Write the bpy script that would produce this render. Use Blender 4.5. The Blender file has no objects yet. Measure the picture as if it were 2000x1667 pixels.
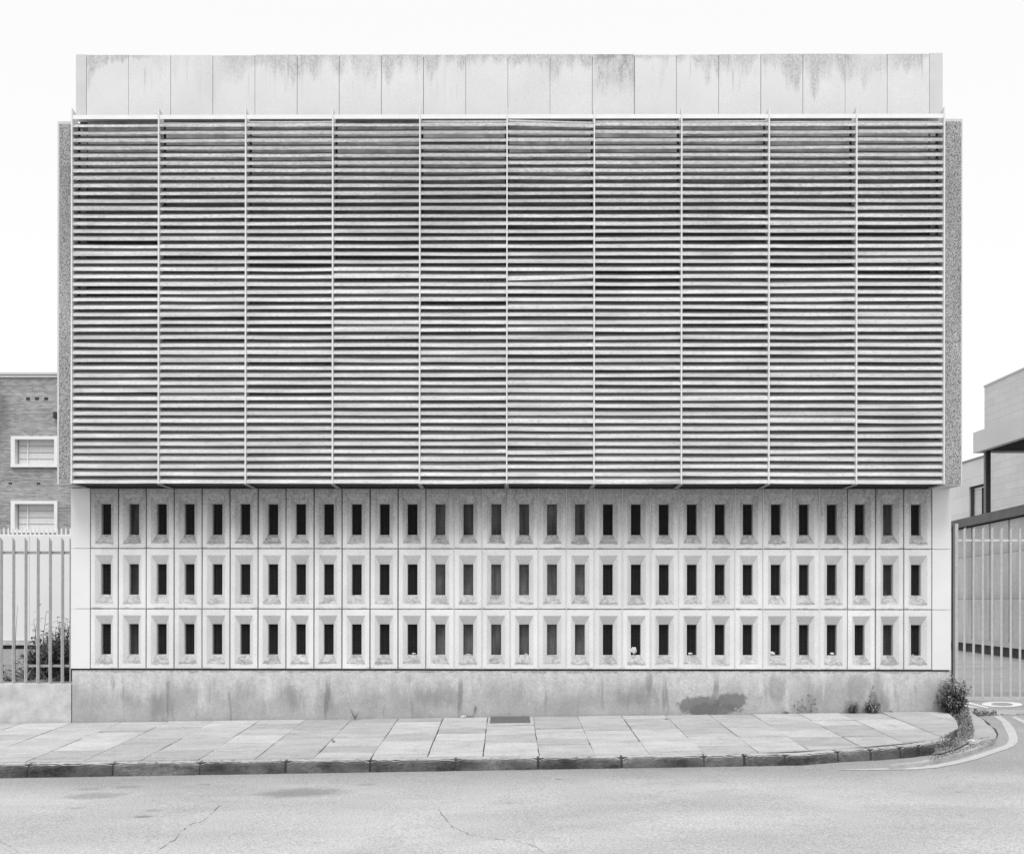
import bpy, bmesh, math, random
from mathutils import Matrix, Vector, noise as mnoise
random.seed(7)
SC = bpy.context.scene
COL = SC.collection
R = math.radians

# ------------------------------------------------------------------ camera
F = 2000.0; CX = 981.0; CY = 1175.0
D = 15.38; EYE = 1.708
YAW = 0.0055; ROLL = 0.0012
CAMP = Vector((0, -D, EYE))
CM = Matrix.Rotation(YAW, 3, 'Z') @ Matrix.Rotation(R(90), 3, 'X') @ Matrix.Rotation(ROLL, 3, 'Z')
cam = bpy.data.cameras.new('camera'); co = bpy.data.objects.new('camera', cam); COL.objects.link(co)
co.location = CAMP; co.rotation_euler = CM.to_euler()
cam.sensor_width = 36; cam.lens = 36.0
cam.shift_x = (1000 - CX) / 2000; cam.shift_y = (CY - 833.5) / 2000
cam.clip_start = 0.1; cam.clip_end = 2000
SC.camera = co

def ray(px, py):
    return CM @ Vector(((px - CX) / F, (CY - py) / F, -1))
def P(px, py, Y):                      # where the sight line meets the vertical plane y = Y
    d = ray(px, py); t = (Y + D) / d.y
    return CAMP + d * t
def H(px, py, pl):                     # where it meets the ground plane z = a + b x + c y
    a, b, c = pl; d = ray(px, py)
    t = (a + b * CAMP.x + c * CAMP.y - CAMP.z) / (d.z - b * d.x - c * d.y)
    return CAMP + d * t
def Z(py, Y=0.0, px=992): return P(px, py, Y).z
def X(px, Y=0.0, py=1000): return P(px, py, Y).x

# ------------------------------------------------------------------ light
w = bpy.data.worlds.new("World"); SC.world = w; w.use_nodes = True
wt = w.node_tree; wt.nodes.clear()
sky = wt.nodes.new('ShaderNodeTexSky'); sky.sky_type = 'NISHITA'; sky.sun_disc = False
SUN_EL, SUN_AZ = R(60), R(170)
sky.sun_elevation = SUN_EL; sky.sun_rotation = SUN_AZ; sky.air_density = 1.0; sky.dust_density = 3.0
bw = wt.nodes.new('ShaderNodeRGBToBW')
cl = wt.nodes.new('ShaderNodeMix'); cl.data_type = 'FLOAT'; cl.inputs[0].default_value = 0.75
cl.inputs[3].default_value = 7.6          # even cloud cover
bg = wt.nodes.new('ShaderNodeBackground'); bg.inputs[1].default_value = 0.10
wo = wt.nodes.new('ShaderNodeOutputWorld')
wt.links.new(sky.outputs[0], bw.inputs[0]); wt.links.new(bw.outputs[0], cl.inputs[2])
wt.links.new(cl.outputs[0], bg.inputs[0]); wt.links.new(bg.outputs[0], wo.inputs[0])
sl = bpy.data.lights.new('sun', 'SUN'); sl.energy = 1.5; sl.angle = R(26); sl.color = (1, 1, 1)
so = bpy.data.objects.new('sun', sl); COL.objects.link(so)
# sun stands behind the camera, high up
so.rotation_euler = (R(90) - SUN_EL, 0, R(-8))
SC.view_settings.view_transform = 'Standard'; SC.view_settings.look = 'None'
SC.view_settings.exposure = 0.66; SC.view_settings.gamma = 1.0
SC.cycles.max_bounces = 8; SC.cycles.diffuse_bounces = 5

# ------------------------------------------------------------------ materials
class NT:
    def __init__(s, name):
        s.m = bpy.data.materials.new(name); s.m.use_nodes = True; s.t = s.m.node_tree
        s.b = s.t.nodes['Principled BSDF']; s.b.inputs['Roughness'].default_value = 0.85
        s.b.inputs['Specular IOR Level'].default_value = 0.25
        g = s.n('ShaderNodeNewGeometry'); s.pos = g.outputs['Position']; s.geo = g
        sx = s.n('ShaderNodeSeparateXYZ'); s.l(s.pos, sx.inputs[0]); s.x, s.y, s.z = sx.outputs
        sn = s.n('ShaderNodeSeparateXYZ'); s.l(g.outputs['Normal'], sn.inputs[0]); s.nx, s.ny, s.nz = sn.outputs
    def n(s, t): return s.t.nodes.new(t)
    def l(s, a, b): s.t.links.new(a, b)
    def sock(s, v, i):
        if isinstance(v, (int, float)): i.default_value = v
        else: s.l(v, i)
    def M(s, op, a, b=0.0, clamp=False):
        m = s.n('ShaderNodeMath'); m.operation = op; m.use_clamp = clamp
        s.sock(a, m.inputs[0]); s.sock(b, m.inputs[1]); return m.outputs[0]
    def noise(s, sc, sca=(1, 1, 1), det=3, rough=0.55, off=(0, 0, 0)):
        mp = s.n('ShaderNodeMapping'); mp.inputs[3].default_value = sca; mp.inputs[1].default_value = off
        s.l(s.pos, mp.inputs[0])
        t = s.n('ShaderNodeTexNoise'); t.inputs['Scale'].default_value = sc
        t.inputs['Detail'].default_value = det; t.inputs['Roughness'].default_value = rough
        s.l(mp.outputs[0], t.inputs[0]); return t.outputs[0]
    def voro(s, sc, sca=(1, 1, 1), feat='F1', out=0):
        mp = s.n('ShaderNodeMapping'); mp.inputs[3].default_value = sca; s.l(s.pos, mp.inputs[0])
        t = s.n('ShaderNodeTexVoronoi'); t.feature = feat; t.inputs['Scale'].default_value = sc
        s.l(mp.outputs[0], t.inputs['Vector']); return t.outputs[out]
    def step(s, v, lo, hi, a=0.0, b=1.0):
        r = s.n('ShaderNodeMapRange'); r.interpolation_type = 'SMOOTHSTEP'
        s.sock(v, r.inputs[0]); r.inputs[1].default_value = lo; r.inputs[2].default_value = hi
        r.inputs[3].default_value = a; r.inputs[4].default_value = b; return r.outputs[0]
    def lin(s, v, lo, hi, a, b):
        r = s.n('ShaderNodeMapRange'); s.sock(v, r.inputs[0]); r.inputs[1].default_value = lo; r.inputs[2].default_value = hi
        r.inputs[3].default_value = a; r.inputs[4].default_value = b; return r.outputs[0]
    def mix(s, f, a, b):
        m = s.n('ShaderNodeMix'); m.data_type = 'FLOAT'; s.sock(f, m.inputs[0]); s.sock(a, m.inputs[2]); s.sock(b, m.inputs[3]); return m.outputs[0]
    def ell(s, u, v, cu, cv, ru, rv, wob=None, soft=0.35):     # an elliptical stain with a ragged outline
        a = s.M('DIVIDE', s.M('SUBTRACT', u, cu), ru); b = s.M('DIVIDE', s.M('SUBTRACT', v, cv), rv)
        d = s.M('SQRT', s.M('ADD', s.M('MULTIPLY', a, a), s.M('MULTIPLY', b, b)))
        if wob is not None: d = s.M('ADD', d, s.M('MULTIPLY', s.M('SUBTRACT', wob, 0.5), 1.2))
        return s.step(d, 1 - soft, 1 + soft, 1.0, 0.0)
    def done(s, v, bump=None, bs=0.3, bd=0.004):
        v = s.M('MAXIMUM', v, 0.004)
        c = s.n('ShaderNodeCombineColor'); [s.l(v, c.inputs[i]) for i in range(3)]
        s.l(c.outputs[0], s.b.inputs['Base Color'])
        if bump is not None:
            bn = s.n('ShaderNodeBump'); bn.inputs['Strength'].default_value = bs; bn.inputs['Distance'].default_value = bd
            s.l(bump, bn.inputs['Height']); s.l(bn.outputs[0], s.b.inputs['Normal'])
        return s.m
    def grain(s, v, amp=0.10, sc=140):
        n = s.noise(sc, det=1, rough=0.6)
        return s.M('MULTIPLY', v, s.lin(n, 0.2, 0.8, 1 - amp, 1 + amp))

def plain(name, val, var=0.1, sc=3, rough=0.85, g=0.06, gs=120, metal=0):
    t = NT(name); t.b.inputs['Roughness'].default_value = rough; t.b.inputs['Metallic'].default_value = metal
    n = t.noise(sc, det=4)
    v = t.M('MULTIPLY', t.lin(n, 0.25, 0.75, 1 - var, 1 + var), val)
    return t.done(t.grain(v, g, gs))

def mk_parapet():
    t = NT('weathered pale concrete'); top = Z(106, -0.10)
    n = t.noise(1.4, det=4)
    v = t.M('MULTIPLY', t.lin(n, 0.3, 0.7, 0.95, 1.04), 0.63)
    # run-off grime below the top edge, streaked downwards
    st = t.noise(7.0, (1, 1, 0.10), det=4, rough=0.6)
    bl = t.noise(0.55, (1, 1, 0.4), det=4, rough=0.7, off=(3.3, 0, 0))
    fine = t.noise(38, (1, 1, 0.55), det=4, rough=0.75)
    reach = t.M('ADD', t.M('MULTIPLY', t.step(bl, 0.38, 0.66), 0.46), 0.05)
    depth = t.M('DIVIDE', t.M('SUBTRACT', top, t.z), reach); fade = t.step(t.noise(0.8, (1, 1, 0.5), det=3, off=(0, 8, 0)), 0.36, 0.6, 0.25, 1.0)
    m1 = t.step(t.M('ADD', depth, t.M('MULTIPLY', t.M('SUBTRACT', st, 0.5), 4.2)), 0.2, 1.25, 1.0, 0.0)
    v = t.mix(t.M('MULTIPLY', m1, t.M('MULTIPLY', fade, t.step(fine, 0.36, 0.64, 0.18, 0.62))), v, 0.22)
    # thin long streaks
    s2 = t.step(t.noise(17.0, (1, 1, 0.045), det=2), 0.60, 0.72)
    up = t.M('MULTIPLY', t.step(t.z, top - 0.85, top - 0.15), t.step(t.noise(2.2, (1, 1, 1), off=(0, 0, 9)), 0.42, 0.6))
    v = t.mix(t.M('MULTIPLY', t.M('MULTIPLY', s2, up), 0.42), v, 0.26)
    # the badly stained unit
    c = X(1197); e = t.M('MULTIPLY', t.step(t.M('ABSOLUTE', t.M('SUBTRACT', t.x, c)), 0.29, 0.325, 1, 0),
                         t.step(t.M('ADD', t.z, t.M('MULTIPLY', st, 0.9)), top - 0.25, top + 0.25))
    pat = t.step(t.noise(5, (1, 1, 0.5), det=5, rough=0.7, off=(2, 0, 5)), 0.36, 0.66, 0.15, 1.0)
    v = t.mix(t.M('MULTIPLY', t.M('MULTIPLY', e, pat), t.step(fine, 0.3, 0.62, 0.3, 0.85)), v, 0.22)
    return t.done(t.grain(v, 0.10, 62), fine, 0.15)

def mk_panel():
    t = NT('cast concrete facade panel')
    n = t.noise(2.3, det=4); m = t.noise(0.9, det=2)
    v = t.M('MULTIPLY', t.lin(n, 0.3, 0.7, 0.93, 1.04), t.lin(m, 0.35, 0.65, 0.64, 0.69))
    oi = t.n('ShaderNodeObjectInfo'); v = t.M('MULTIPLY', v, t.lin(oi.outputs['Random'], 0, 1, 0.94, 1.04))
    # patchy grime that gathers on the sloping sills
    fine = t.noise(26, det=4, rough=0.75)
    sill = t.step(t.nz, 0.25, 0.5)
    d = t.M('MULTIPLY', sill, t.step(t.noise(11, det=5, rough=0.75), 0.40, 0.62, 0.45, 0.82))
    v = t.mix(t.M('MULTIPLY', d, t.lin(t.noise(1.9, det=1, off=(5, 5, 5)), 0.3, 0.7, 0.8, 1.15)), v, 0.22)
    tide = t.M('MULTIPLY', t.step(t.nz, 0.10, 0.3), t.step(t.noise(20, (1, 1, 2), det=4, rough=0.8), 0.5, 0.6)); v = t.mix(t.M('MULTIPLY', tide, 0.5), v, 0.12)
    # soffit slopes: mottled grey
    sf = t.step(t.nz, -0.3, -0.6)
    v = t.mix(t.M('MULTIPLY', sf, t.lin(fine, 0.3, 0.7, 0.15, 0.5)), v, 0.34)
    # rain-washed streaks over the top row of units
    zt = Z(953)
    st = t.noise(9, (1, 1, 0.12), det=4, rough=0.7)
    reach = t.M('ADD', 0.18, t.M('MULTIPLY', t.noise(1.7, (1, 1, 0.01), det=2), 0.9))
    dep = t.M('DIVIDE', t.M('SUBTRACT', zt, t.z), reach)
    k = t.step(t.M('ADD', dep, t.M('MULTIPLY', t.M('SUBTRACT', st, 0.5), 1.6)), 0.1, 1.4, 1, 0)
    v = t.mix(t.M('MULTIPLY', k, t.lin(fine, 0.35, 0.65, 0.35, 0.95)), v, 0.24)
    dr = t.step(t.noise(16, (1, 1, 0.05), det=3, off=(0, 0, 4)), 0.60, 0.70); v = t.mix(t.M('MULTIPLY', t.M('MULTIPLY', dr, t.step(t.z, zt - 0.75, zt - 0.1)), 0.5), v, 0.16)
    # ragged tide line of dirt under every sill
    gx_, pw_ = X(176.0, 0, 1150), (X(1820.5, 0, 1150) - X(176.0, 0, 1150)) / 30
    u = t.M('ABSOLUTE', t.M('SUBTRACT', t.M('FRACT', t.M('DIVIDE', t.M('SUBTRACT', t.x, gx_), pw_)), 0.5))
    ux = t.step(u, 0.36, 0.30); tn = t.noise(8, (1, 1, 0.6), det=5, rough=0.75, off=(6, 0, 0)); tg = t.noise(1.3, det=2, off=(0, 0, 7))
    for zz in (Z(1071.2), Z(1189.2), Z(1306.5)):
        dd = t.M('SUBTRACT', t.M('ADD', t.z, t.M('MULTIPLY', t.M('SUBTRACT', tn, 0.5), 0.10)), zz + 0.082)
        k2 = t.M('MULTIPLY', t.M('MULTIPLY', t.step(dd, -0.03, 0.0), t.step(dd, 0.025, 0.004)), t.M('MULTIPLY', ux, t.step(tg, 0.38, 0.62, 0.05, 0.65)))
        v = t.mix(k2, v, 0.16)
        e2 = t.M('MULTIPLY', t.step(t.M('SUBTRACT', t.z, zz), 0.05, 0.0), t.step(t.noise(6, det=4, off=(zz, 2, 0)), 0.52, 0.64, 0, 0.5)); e2 = t.M('MULTIPLY', e2, t.step(t.M('SUBTRACT', t.z, zz), -0.01, 0.0)); v = t.mix(e2, v, 0.2)
    # faint soot specks
    sp = t.step(t.voro(5.0), 0.035, 0.02)
    v = t.mix(t.M('MULTIPLY', sp, 0.5), v, 0.15)
    return t.done(t.grain(v, 0.13, 62), fine, 0.25)

def mk_plinth():
    t = NT('stained render plinth'); zt = Z(1309)
    n = t.noise(1.8, (1, 1, 1.2), det=5); fine = t.noise(30, det=4, rough=0.75)
    v = t.M('MULTIPLY', t.lin(fine, 0.3, 0.7, 0.86, 1.08), 0.53)
    md = t.noise(9, det=6, rough=0.8); v = t.M('MULTIPLY', v, t.lin(md, 0.3, 0.7, 0.78, 1.12))
    st = t.noise(3.2, (1, 1, 0.22), det=5, rough=0.62)
    bl = t.noise(0.9, (1, 1, 0.2), det=2, off=(7, 0, 0))
    line = t.M('ADD', t.M('MULTIPLY', bl, 0.5), t.M('MULTIPLY', st, 0.9))
    dep = t.M('SUBTRACT', t.M('SUBTRACT', zt, t.z), line)
    k = t.step(dep, -0.62, -0.22)
    v = t.mix(t.M('MULTIPLY', k, t.lin(n, 0.35, 0.65, 0.45, 0.95)), v, 0.30)
    s2 = t.step(t.noise(5.5, (1, 1, 0.13), det=3, off=(1, 0, 0)), 0.585, 0.70)
    v = t.mix(t.M('MULTIPLY', t.M('MULTIPLY', s2, t.step(t.M('SUBTRACT', zt, t.z), 0.02, 0.25)), 0.62), v, 0.16)
    s3 = t.step(t.noise(4.2, (1, 1, 0.2), det=3, off=(9, 0, 0)), 0.60, 0.72)
    v = t.mix(t.M('MULTIPLY', s3, 0.55), v, 0.60)
    wob = t.lin(t.noise(4.5, det=6, rough=0.7, off=(2, 2, 0)), 0.3, 0.7, 0.1, 0.9); wob2 = t.noise(5, (1, 1, 0.2), det=5, rough=0.65, off=(2, 6, 0))
    a = P(1368, 1376, 0); b = P(1428, 1369, 0); c = P(1396, 1384, 0)
    for q, ru, rv in ((a, 0.31, 0.15), (b, 0.24, 0.125), (c, 0.36, 0.09)):
        e = t.ell(t.x, t.z, q.x, q.z, ru, rv, wob, 0.22); v = t.mix(t.M('MULTIPLY', e, 0.8), v, 0.13)
    for (px, py, ru, rv) in ((1515, 1345, .13, .12), (1676, 1340, .14, .10), (1712, 1352, .05, .26), (1266, 1330, .04, .09), (335, 1365, .05, .27), (310, 1375, .09, .2), (1250, 1360, .22, .13), (640, 1365, .09, .15), (575, 1365, .1, .14), (860, 1360, .3, .13), (1730, 1375, .05, .15)):
        q = P(px, py, 0); e = t.ell(t.x, t.z, q.x, q.z, ru * 1.1, rv * 1.2, t.lin(wob2, 0.3, 0.7, -0.3, 1.3), 0.6); v = t.mix(t.M('MULTIPLY', e, 0.42), v, 0.15)
    ed = t.step(t.M('ADD', t.M('SUBTRACT', zt, t.z), t.M('MULTIPLY', t.M('SUBTRACT', t.noise(7, det=3), 0.5), 0.12)), 0.03, 0.012)
    v = t.mix(t.M('MULTIPLY', t.M('MULTIPLY', ed, t.step(fine, 0.35, 0.55)), 0.6), v, 0.12)
    cr = t.step(t.M('ABSOLUTE', t.M('SUBTRACT', t.noise(1.6, (1, 1, 0.6), det=5), 0.5)), 0.0035, 0.001)
    v = t.mix(t.M('MULTIPLY', cr, 0.25), v, 0.15)
    return t.done(t.grain(v, 0.15, 62), fine, 0.3)

def mk_slat():
    t = NT('weathered pale painted louvre blade'); isl = t.geo.outputs['Random Per Island']
    n = t.noise(2.5, (0.7, 1, 6), det=4); f = t.noise(24, (0.8, 1, 2), det=4, rough=0.75)
    v = t.M('MULTIPLY', t.lin(n, 0.3, 0.7, 0.80, 1.12), t.lin(isl, 0, 1, 0.49, 0.62))
    v = t.mix(t.M('MULTIPLY', t.step(f, 0.50, 0.66), 0.42), v, 0.20)
    spk = t.step(t.noise(11, (1, 1, 3), det=5, rough=0.8, off=(3, 3, 3)), 0.62, 0.68); v = t.mix(t.M('MULTIPLY', spk, 0.55), v, 0.10)
    big = t.noise(0.55, (1, 1, 1), det=3, off=(4, 4, 4))
    v = t.mix(t.step(big, 0.50, 0.70, 0, 0.35), v, 0.27)
    zt = Z(235, -0.5); tp = t.step(t.z, zt - 2.6, zt - 0.2)
    v = t.mix(t.M('MULTIPLY', tp, t.step(f, 0.40, 0.6, 0.15, 0.6)), v, 0.22)
    return t.done(t.grain(v, 0.06, 160))

def mk_pebble():
    t = NT('pebble dash aggregate')
    c = t.voro(80, feat='F1', out=1)
    b = t.n('ShaderNodeRGBToBW'); t.l(c, b.inputs[0])
    e = t.voro(80, feat='F1', out=0)
    v = t.step(b.outputs[0], 0.1, 0.9, 0.20, 0.50)
    v = t.mix(t.step(e, 0.5, 0.9), v, 0.12); v = t.M('MULTIPLY', v, t.lin(t.noise(2.0, (1, 1, 0.3), det=3), 0.3, 0.7, 0.8, 1.15))
    return t.done(t.grain(v, 0.15, 90), e, 0.8, 0.01)

def mk_slab():
    t = NT('worn stone paving slab')
    r = t.geo.outputs['Random Per Island']
    n = t.noise(2.2, (1, 2, 1), det=5); f = t.noise(35, (1, 1, 1), det=4, rough=0.75)
    tone = t.lin(r, 0, 1, 0.36, 0.50)
    v = t.M('MULTIPLY', tone, t.lin(n, 0.3, 0.7, 0.86, 1.1))
    v = t.M('MULTIPLY', v, t.lin(f, 0.3, 0.7, 0.90, 1.08))
    sp = t.step(t.voro(6.5), 0.06, 0.03); v = t.mix(t.M('MULTIPLY', sp, 0.5), v, 0.12)
    bl = t.step(t.noise(4.5, (1, 1.6, 1), det=6, rough=0.75), 0.54, 0.66); v = t.mix(t.M('MULTIPLY', bl, 0.28), v, 0.16)
    return t.done(t.grain(v, 0.20, 50), f, 0.4)

def mk_kerb():
    t = NT('granite kerb with road grime')
    f = t.noise(22, (0.7, 1, 1.6), det=5, rough=0.8); n = t.noise(2.2, (1, 1, 2.0), det=4)
    r = t.geo.outputs['Random Per Island']
    v = t.M('MULTIPLY', t.lin(f, 0.3, 0.7, 0.78, 1.15), 0.44)
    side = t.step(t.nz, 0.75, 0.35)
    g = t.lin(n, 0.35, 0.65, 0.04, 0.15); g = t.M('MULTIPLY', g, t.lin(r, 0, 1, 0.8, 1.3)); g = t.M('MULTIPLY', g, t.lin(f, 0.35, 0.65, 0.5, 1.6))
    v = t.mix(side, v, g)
    top = t.M('MULTIPLY', t.step(f, 0.48, 0.56), t.step(t.noise(3, det=3), 0.40, 0.58))
    v = t.mix(t.M('MULTIPLY', top, 0.7), v, 0.06)
    return t.done(t.grain(v, 0.14, 90), f, 0.8, 0.012)

def mk_road(base=0.235, spots=()):
    t = NT('old pale asphalt')
    f = t.noise(48, det=3, rough=0.85); n = t.noise(0.8, (0.5, 1.2, 1), det=4)
    v = t.M('MULTIPLY', t.lin(n, 0.3, 0.7, 0.84, 1.10), base)
    kerb_shade = t.step(t.M('ADD', t.y, t.M('MULTIPLY', t.noise(1.5, det=4, off=(0, 3, 0)), 0.6)), YK - 1.3, YK + 0.3, 0, 0.42); v = t.mix(kerb_shade, v, 0.16)  # road colour darkens towards the kerb, for sky blocked by the building
    pat = t.step(t.noise(0.35, (1, 1.6, 1), det=5, rough=0.65, off=(8, 8, 0)), 0.52, 0.60, 0, 0.14); v = t.mix(pat, v, 0.2)
    ag = t.voro(85, out=0)
    v = t.M('MULTIPLY', v, t.lin(ag, 0.1, 0.75, 1.12, 0.84))
    v = t.M('MULTIPLY', v, t.lin(f, 0.35, 0.65, 0.70, 1.3))
    dk = t.step(t.noise(42, (0.6, 1.5, 1), det=2), 0.66, 0.72); v = t.mix(t.M('MULTIPLY', dk, 0.4), v, 0.07)
    wob = t.noise(4, det=4)
    for (x, y, ru, rv, k) in spots:
        e = t.ell(t.x, t.y, x, y, ru, rv, wob, 0.5); v = t.mix(t.M('MULTIPLY', e, k), v, 0.10)
    # hairline cracks
    cr = t.step(t.M('ABSOLUTE', t.M('SUBTRACT', t.noise(0.55, det=6, rough=0.6, off=(5, 1, 0)), 0.5)), 0.0016, 0.0006)
    v = t.mix(t.M('MULTIPLY', t.M('MULTIPLY', cr, t.step(t.noise(1.2, off=(1, 7, 0)), 0.55, 0.6)), 0.45), v, 0.05)
    return t.done(v, f, 0.5, 0.004)

def mk_brick():
    t = NT('weathered stock brick')
    mp = t.n('ShaderNodeCombineXYZ'); t.l(t.x, mp.inputs[0]); t.l(t.z, mp.inputs[1])
    br = t.n('ShaderNodeTexBrick'); t.l(mp.outputs[0], br.inputs[0])
    br.inputs['Scale'].default_value = 1.0; br.inputs['Brick Width'].default_value = 0.225; br.inputs['Row Height'].default_value = 0.075
    br.inputs['Mortar Size'].default_value = 0.006
    br.inputs['Color1'].default_value = (0.20,) * 3 + (1,); br.inputs['Color2'].default_value = (0.34,) * 3 + (1,); br.inputs['Mortar'].default_value = (0.40,) * 3 + (1,)
    b = t.n('ShaderNodeRGBToBW'); t.l(br.outputs[0], b.inputs[0])
    n = t.noise(0.7, (0.5, 1, 1.6), det=4)
    v = t.M('MULTIPLY', b.outputs[0], t.lin(n, 0.3, 0.7, 0.85, 1.15))
    row = t.noise(3.0, (0.25, 1, 4.5), det=2); v = t.M('MULTIPLY', v, t.lin(row, 0.3, 0.7, 0.85, 1.18))
    q = P(0, 815, 31.1); e = t.ell(t.x, t.z, q.x - 0.2, q.z, 0.6, 1.4, t.noise(1, det=3), 0.6)
    v = t.mix(t.M('MULTIPLY', e, 0.5), v, 0.05)
    return t.done(v)

def mk_board():
    t = NT('rough board marked concrete'); r = t.geo.outputs['Random Per Island']
    f = t.noise(14, det=4, rough=0.8); n = t.noise(0.8, (2, 2, 0.5), det=4)
    v = t.M('MULTIPLY', t.lin(n, 0.3, 0.7, 0.75, 1.12), t.lin(r, 0, 1, 0.54, 0.66))
    v = t.M('MULTIPLY', v, t.lin(f, 0.3, 0.7, 0.78, 1.18))
    zz = t.M('FRACT', t.M('ADD', t.M('DIVIDE', t.z, 1.45), t.M('MULTIPLY', r, 3.0)))
    v = t.mix(t.M('MULTIPLY', t.step(zz, 0.03, 0.0), 0.6), v, 0.10)
    v = t.mix(t.M('MULTIPLY', t.M('MULTIPLY', t.step(zz, 0.22, 0.03), t.step(f, 0.4, 0.6)), 0.35), v, 0.18)
    return t.done(v)

def mk_block(name, base, bw_, bh):
    t = NT(name)
    mp = t.n('ShaderNodeCombineXYZ'); t.l(t.M('ADD', t.y, t.x), mp.inputs[0]); t.l(t.z, mp.inputs[1])
    br = t.n('ShaderNodeTexBrick'); t.l(mp.outputs[0], br.inputs[0]); br.inputs['Scale'].default_value = 1.0
    br.inputs['Brick Width'].default_value = bw_; br.inputs['Row Height'].default_value = bh; br.inputs['Mortar Size'].default_value = 0.012
    br.inputs['Color1'].default_value = (base,) * 3 + (1,); br.inputs['Color2'].default_value = (base * 0.93,) * 3 + (1,); br.inputs['Mortar'].default_value = (base * 0.72,) * 3 + (1,)
    b = t.n('ShaderNodeRGBToBW'); t.l(br.outputs[0], b.inputs[0])
    v = t.M('MULTIPLY', b.outputs[0], t.lin(t.noise(0.5, det=4), 0.3, 0.7, 0.93, 1.05))
    return t.done(t.grain(v, 0.05, 30))

def mk_leaf(name, lo, hi):
    t = NT(name); t.b.inputs['Roughness'].default_value = 0.5
    t.b.inputs['Specular IOR Level'].default_value = 0.45
    r = t.geo.outputs['Random Per Island']
    v = t.M('MULTIPLY', t.lin(r, 0, 1, lo, hi), t.lin(t.noise(60, det=2), 0.3, 0.7, 0.85, 1.15))
    return t.done(v)

M = {}
M['parapet'] = mk_parapet(); M['panel'] = mk_panel(); M['plinth'] = mk_plinth(); M['slat'] = mk_slat()
M['pebble'] = mk_pebble(); M['slab'] = mk_slab(); M['kerb'] = mk_kerb()
M['fin'] = plain('pale painted steel fin', 0.66, 0.06, 4)
M['rail'] = plain('white painted cap rail', 0.72, 0.05, 5)
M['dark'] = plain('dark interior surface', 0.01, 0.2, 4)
M['darksteel'] = plain('dark steel upright', 0.05, 0.2, 6)
M['soffit'] = plain('shade black soffit', 0.05, 0.3, 4)  # near-black colour stands for the unlit void under the louvres
M['smooth'] = plain('smooth cast concrete', 0.55, 0.06, 3, g=0.08)
M['corner'] = plain('smooth white concrete quoin', 0.68, 0.03, 2, g=0.05)
M['backwall'] = plain('shade dark back wall', 0.09, 0.25, 2)  # coloured dark so the gaps between blades read as deep shade
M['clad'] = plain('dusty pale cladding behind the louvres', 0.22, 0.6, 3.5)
M['footing'] = plain('shadow gap base', 0.11, 0.4, 4)  # dark colour stands for the shadow gap under the ledge
M['wire'] = plain('galvanised wire mesh', 0.06, 0.2, 20)
_t = NT('dusty timber board'); _v = _t.M('MULTIPLY', _t.lin(_t.noise(14, (1, 1, 0.12), det=4), 0.3, 0.7, 0.4, 1.35), 0.30); _v = _t.M('MULTIPLY', _v, _t.lin(_t.noise(2.6, (1, 1, 0.6), det=3), 0.35, 0.65, 0.55, 1.25)); M['board'] = _t.done(_v)
M['seal'] = plain('pale mortar joint', 0.66, 0.06, 9)
M['joint'] = plain('earth filled joint', 0.06, 0.6, 4)
M['lowwall'] = plain('rendered low wall', 0.47, 0.22, 5, g=0.2, gs=60)
M['fence'] = plain('weathered galvanised steel', 0.27, 0.16, 14, g=0.12)
M['fencelight'] = plain('lit edge and pale rail steel', 0.62, 0.1, 14)  # paints the lit edge of the railing bars; also the pale gate rail
M['gate'] = plain('grey galvanised gate', 0.48, 0.12, 14, g=0.1)
M['white'] = plain('white precast wall', 0.70, 0.03, 1.2, g=0.03)
M['whitepaint'] = plain('white road paint', 0.66, 0.14, 9, g=0.14, gs=60)
M['wornpaint'] = plain('worn white road paint', 0.46, 0.10, 9, g=0.12, gs=60)
M['whitetrim'] = plain('white window surround', 0.72, 0.06, 3)
M['blind'] = plain('pale blind', 0.60, 0.06, 8)
M['brick'] = mk_brick(); M['boarded'] = mk_board()
M['blockpale'] = mk_block('pale ashlar cladding', 0.68, 1.4, 0.42)
M['blocklow'] = mk_block('pale render with faint courses', 0.74, 2.4, 1.1)
M['canopy'] = plain('light metal canopy fascia', 0.66, 0.05, 0.6)
M['rib'] = plain('grey ribbed soffit', 0.22, 0.1, 2)
M['coping'] = plain('dark stone coping', 0.17, 0.15, 2)
M['soil'] = plain('dry gravelly soil', 0.24, 0.4, 12, g=0.3, gs=40)
M['grit'] = plain('concrete channel', 0.37, 0.18, 5, g=0.2, gs=70)
M['cover'] = plain('dull iron cover', 0.125, 0.15, 9, g=0.2, gs=60)
M['leaf'] = mk_leaf('mid green leaf', 0.06, 0.30); M['leafdark'] = mk_leaf('dark leaf', 0.04, 0.20)
M['stem'] = plain('woody stem', 0.12, 0.2, 20); M['dry'] = mk_leaf('dry stalk', 0.14, 0.34)
M['paper'] = plain('crumpled white paper', 0.55, 0.35, 30)
M['farground'] = plain('pale yard surface', 0.24, 0.15, 1.5, g=0.15, gs=40)

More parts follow.
